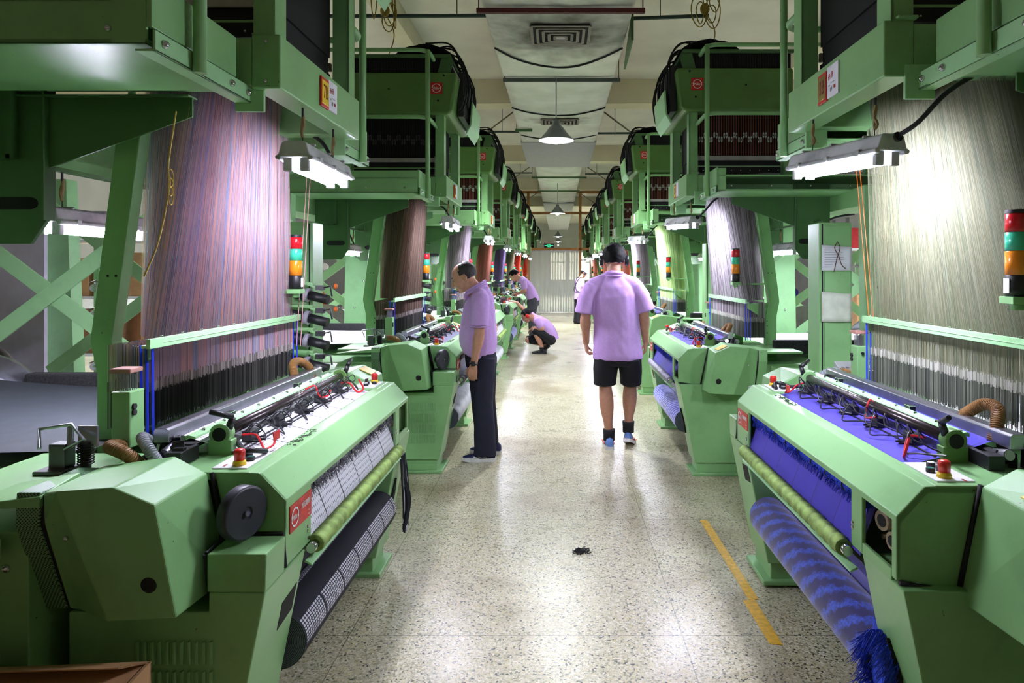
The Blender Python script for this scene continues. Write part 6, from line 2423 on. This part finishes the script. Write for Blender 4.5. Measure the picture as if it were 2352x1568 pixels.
# papers hung on the cabinet of the second right loom
py = 4.535
for z0, z1, lab in ((1.62, 1.79, 'white printed sheet with a brown cord hung on the green cabinet'), (1.28, 1.48, 'empty clear plastic sleeve hanging below the printed sheet on the green cabinet')):
    o = MB().grid(lambda u, v, z0=z0, z1=z1: (1.745 + .20 * u, py - .006 - .012 * math.sin(u * 3) * v, z1 + (z0 - z1) * v - .015 * u * (1 - v)), 8, 6).build('hanging_sheet', m_paper if z0 > 1.5 else M('milky_plastic_sleeve', srgb(206, 212, 196), .25), normals=False)
    so = o.modifiers.new('thickness', 'SOLIDIFY'); so.thickness = .0015
    tag(o, lab, 'paper')
    if z0 > 1.5:
        mb = MB()
        rs = random.Random(3)
        for q in range(8):
            mb.box(1.76, 1.76 + .08 + rs.random() * .08, py - .0155, py - .0145, 1.755 - q * .016, 1.757 - q * .016)
        mb.build('sheet_print', m_inkgrey, o)
        mb = MB().tube(spline([(1.845, py - .02, 1.81), (1.825, py - .022, 1.77), (1.85, py - .022, 1.72), (1.87, py - .024, 1.66), (1.90, py - .024, 1.63)], 6), .003, 5)
        mb.tube(spline([(1.845, py - .02, 1.81), (1.86, py - .022, 1.77), (1.84, py - .022, 1.70), (1.82, py - .022, 1.61)], 6), .003, 5)
        mb.build('hanging_cord', M('brown_cord', srgb(92, 66, 52), .8), o)

# control pendants: sloping panel at the near right loom's far end
r = empty('control_console', (1.80, 4.1, 0))
tag(r, 'pale sloping control console with small buttons behind the near right loom', 'console')
mb = MB()
mb.hull([(-.09, -.10, .955), (.11, -.10, .955), (-.09, .14, 1.06), (.11, .14, 1.06), (-.09, -.10, .92), (.11, -.10, .92), (-.09, .14, .92), (.11, .14, .92)])
mb.build('console_face', M('pale_grey_enamel', srgb(176, 180, 180), .5), r, .004)
MB().box(-.07, .08, -.04, .08, 0, .93).build('console_foot', m_green, r)
mb = MB()
rs = random.Random(2)
for i in range(6):
    for j in range(3):
        x, y = -.075 + i * .029, -.07 + j * .06
        z = .955 + (y + .10) * .4375 + .006
        mb.box(x, x + .015, y, y + .022, z, z + .006, (i + j) % 4 == 0)
mb.build('console_buttons', [m_inkgrey, m_orange], r)

# red twin cords running down beside each near loom's harness
for (x, y0, y1), lab, m in (((1.53, 3.40, 3.52), 'two taut orange cords beside the sand coloured harness', m_orange), ((-1.36, 3.62, 3.70), 'two taut pink cords beside the pink and blue harness', M('pink_cord', srgb(206, 150, 150), .8))):
    mb = MB()
    for d in (0, .018):
        mb.tube([(x + d, y1, 2.2), (x + d * 1.2 + .03 * (1 if x > 0 else -1), y0, 1.22)], .0022, 5)
    tag(mb.build('tension_cord', m), lab, 'cord')
# loose knotted yellow yarn in the near left harness
mb = MB()
mb.tube(spline([(-1.30, 2.32, 2.16), (-1.315, 2.30, 1.98), (-1.30, 2.28, 1.90), (-1.33, 2.27, 1.72), (-1.36, 2.24, 1.60)], 6), .003, 5)
for q in range(3):
    c = Vector((-1.30, 2.29, 1.93 - q * .03))
    mb.tube([c + Vector((0, .016 * math.cos(t * PI / 6), .03 * math.sin(t * PI / 6))) for t in range(12)], .002, 4, closed=True)
tag(mb.build('loose_yarn', M('yellow_yarn', srgb(176, 150, 70), .9)), 'knotted loose yellow yarn hanging in front of the pink and blue harness', 'yarn')

# left background: white board, cable reel, creel and racks
m_board = M('pale_lilac_grey_board', srgb(196, 192, 208), .8, var=.03)
o = MB().box(-5.6, -4.22, 5.6, 5.64, .45, 2.1).build('white_board', m_board, bevel=.003)
r_ = MB()
for x in (-5.4, -4.4):
    r_.box(x - .03, x + .03, 5.46, 5.78, 0, .05); r_.box(x - .02, x + .02, 5.6, 5.64, .05, .45)
r_.build('board_foot', m_steel, o)
tag(o, 'large pale lilac grey board standing behind the near left loom', 'board')
r = empty('cable_reel', (-4.62, 5.2, .62), 0)
tag(r, 'big grey spoked plastic reel standing before the pale board', 'reel')
mb = MB()
for y in (-.13, .13):
    ring = [(.0, 0)]
    mb.tube([(.46 * math.cos(t * PI / 24), y, .46 * math.sin(t * PI / 24)) for t in range(48)], .02, 8, closed=True)
    mb.tube([(.30 * math.cos(t * PI / 24), y, .30 * math.sin(t * PI / 24)) for t in range(48)], .012, 8, closed=True)
    for q in range(10):
        a = q * PI / 5
        mb.bar((.1 * math.cos(a), y, .1 * math.sin(a)), (.45 * math.cos(a), y, .45 * math.sin(a)), .03, .02, up=(0, 1, 0))
    mb.cyl((0, y - .006, 0), (0, y + .006, 0), .44, n=48)
mb.build('reel_flange', M('grey_plastic', srgb(120, 116, 112), .6), r)
MB().cyl((0, -.12, 0), (0, .12, 0), .2, n=32).build('reel_core', m_black, r)
mb = MB()
mb.box(-.35, -.25, -.2, .2, -.62, -.34); mb.box(.25, .35, -.2, .2, -.62, -.34)
mb.build('reel_stand', m_wood, r)


def creel(name, x, y, label, cones, spread=1.3, rz=0):
    r = empty(name, (x, y, 0), rz)
    tag(r, label, 'yarn creel')
    mb = MB()
    for i in range(3):
        px = -spread / 2 + spread * i / 2
        mb.box(px - .025, px + .025, -.025, .025, 0, 2.1)
        mb.box(px - .03, px + .03, -.3, .3, 0, .04)
    mb.box(-spread / 2, spread / 2, -.02, .02, 2.06, 2.1)
    mb.build('creel_frame', m_lgreen, r, .003)
    mb = MB()
    rs = random.Random(len(label))
    for j in range(7):
        z = .5 + j * .24
        for i in range(3):
            px = -spread / 2 + spread * i / 2
            mb.cyl((px, -.02, z), (px + .06, -.16, z + .02), .008, n=8)
            mb.tube([(px + .05, -.10, z + .06), (px + .09, -.16, z + .07), (px + .05, -.19, z + .05)], .006, 6)
            mb.ball((px + .03, -.06, z + .05), .022, 8, 6)
            mb.cyl((px - .01, -.03, z), (px - .01, -.05, z), .035, n=12)
    mb.build('tension_arms', m_chrome, r)
    for j in range(7):
        for i in range(3):
            if rs.random() < .75:
                px = -spread / 2 + spread * i / 2 + .12
                z = .5 + j * .24
                MB().tube([(px, -.1, z), (px, .06, z), (px, .07, z)], [.075, .05, .02], 18).build('yarn_cone', cones[rs.randrange(len(cones))], r)
    return r


c_or = M('orange_cone_yarn', srgb(226, 104, 70), .9); c_bl = M('navy_cone_yarn', srgb(52, 48, 130), .9); c_wh = M('white_cone_yarn', srgb(226, 224, 228), .9); c_bk = M('black_cone_yarn', srgb(24, 24, 28), .9)
creel('yarn_creel', -4.25, 6.3, 'green yarn creel with black and white cones behind the nearest left loom', [c_bk, c_wh], 1.0)
creel('yarn_creel', -4.9, 14.0, 'green yarn creel behind the loom with brown cords', [c_wh, c_or])
creel('yarn_creel', 4.85, 12.6, 'green yarn creel with orange and navy cones right of the green cabinet', [c_or, c_bl, c_wh])
creel('yarn_creel', 4.9, 17.0, 'green yarn creel behind the loom with lime cords', [c_wh, c_bk])
# pale green pillar of the machine behind
o = MB().hull([(-4.42, 5.82, 0), (-4.10, 5.82, 0), (-4.42, 5.96, 0), (-4.10, 5.96, 0), (-4.52, 5.82, 2.4), (-4.20, 5.82, 2.4), (-4.52, 5.96, 2.4), (-4.20, 5.96, 2.4)]).build('machine_pillar', m_lgreen, bevel=.004)
mb = MB()
for z in (.55, 1.95):
    mb.box(-4.36, -4.28, 5.80, 5.825, z, z + .08)
mb.build('pillar_plate', m_black, o)
tag(o, 'pale green tapering pillar beside the board behind the nearest left loom', 'pillar')


def shelf(x, y, rz, label, boxes, w=1.4, d=.5, levels=(.15, .75, 1.35, 1.95)):
    r = empty('storage_rack', (x, y, 0), rz)
    tag(r, label, 'storage rack')
    mb = MB()
    for px in (-w / 2, w / 2):
        for py_ in (-d / 2, d / 2):
            mb.box(px - .02, px + .02, py_ - .02, py_ + .02, 0, 2.4)
    mb.build('rack_post', m_steel, r)
    for z in levels:
        MB().box(-w / 2, w / 2, -d / 2, d / 2, z - .03, z).build('rack_shelf', m_white, r, .002)
    return r


kraft = [m_card, M('tan_cardboard', srgb(196, 152, 108), .85), M('dark_cardboard', srgb(150, 110, 76), .85)]
redbox = M('red_carton', srgb(206, 44, 52), .6)
pinkbag = M('pink_plastic_bag', srgb(226, 170, 210), .35)


def carton(x, y, z, w, d, h, m, label, rz=0.0, grp='cartons on the racks'):
    o = MB().box(-w / 2, w / 2, -d / 2, d / 2, 0, h).build('carton', m, bevel=.004)
    o.location = (x, y, z); o.rotation_euler = (0, 0, rz)
    MB().box(-.025, .025, -d / 2 - .001, d / 2 + .001, h - .001, h + .001).build('packing_tape', M('clear_brown_tape', srgb(190, 150, 96), .3) if 'clear_brown_tape' not in bpy.data.materials else bpy.data.materials['clear_brown_tape'], o)
    MB().box(-.04, .04, -d / 2 - .002, -d / 2 + .001, h * .35, h * .6).build('carton_label', m_paper, o)
    tag(o, label, 'carton', grp)
    return o


shelf(4.95, 10.3, 0, 'white rack with cartons right of the green paper cabinet', 0)
carton(4.62, 10.3, .75, .42, .40, .56, kraft[1], 'tall tan carton with a white label on the rack behind the sand cords')
carton(5.15, 10.3, .75, .50, .40, .5, kraft[0], 'brown carton next to the tall tan one on the white rack')
carton(4.55, 10.3, 1.95, .40, .40, .30, redbox, 'red carton on top of the white rack behind the sand cords')
carton(5.10, 10.3, 1.95, .50, .40, .34, kraft[2], 'dark brown carton beside the red one on top of the rack')
carton(4.65, 10.3, .15, .5, .4, .48, kraft[2], 'dark carton at the bottom of the white rack')
o = MB().ball((0, 0, .07), (.16, .12, .075), 20, 12).build('plastic_bag', pinkbag)
o.location = (4.6, 10.2, 1.355)
tag(o, 'pink plastic bag lying on the white rack above the tall tan carton', 'bag')
MB().box(-.05, .03, -.122, -.10, .03, .09).build('bag_print', c_bl, o)
o = MB().box(4.98, 5.3, 10.1, 10.4, 1.35, 1.68).build('grey_bin', M('dark_grey_bin', srgb(70, 74, 80), .5), bevel=.01)
tag(o, 'dark grey bin on the middle shelf of the white rack', 'bin')
shelf(-4.6, 7.4, 0, 'metal rack with cartons behind the board on the left', 0, 2.0)
for i, (x, z, w, h, m) in enumerate(((-5.2, 1.35, .5, .4, kraft[0]), (-4.6, 1.35, .55, .46, kraft[1]), (-4.0, 1.35, .45, .36, kraft[2]), (-4.9, .75, .6, .45, kraft[2]), (-4.1, .75, .6, .5, kraft[0]), (-4.5, .15, .7, .5, kraft[0]))):
    carton(x, 7.4, z, w, .42, h, m, ('brown carton, left end of the rack shelf behind the board', 'tan carton in the middle of the rack behind the board', 'dark carton, right end of the rack behind the board', 'wide dark carton one shelf lower behind the board', 'brown carton one shelf lower, right, behind the board', 'wide brown carton at the bottom of the rack behind the board')[i])
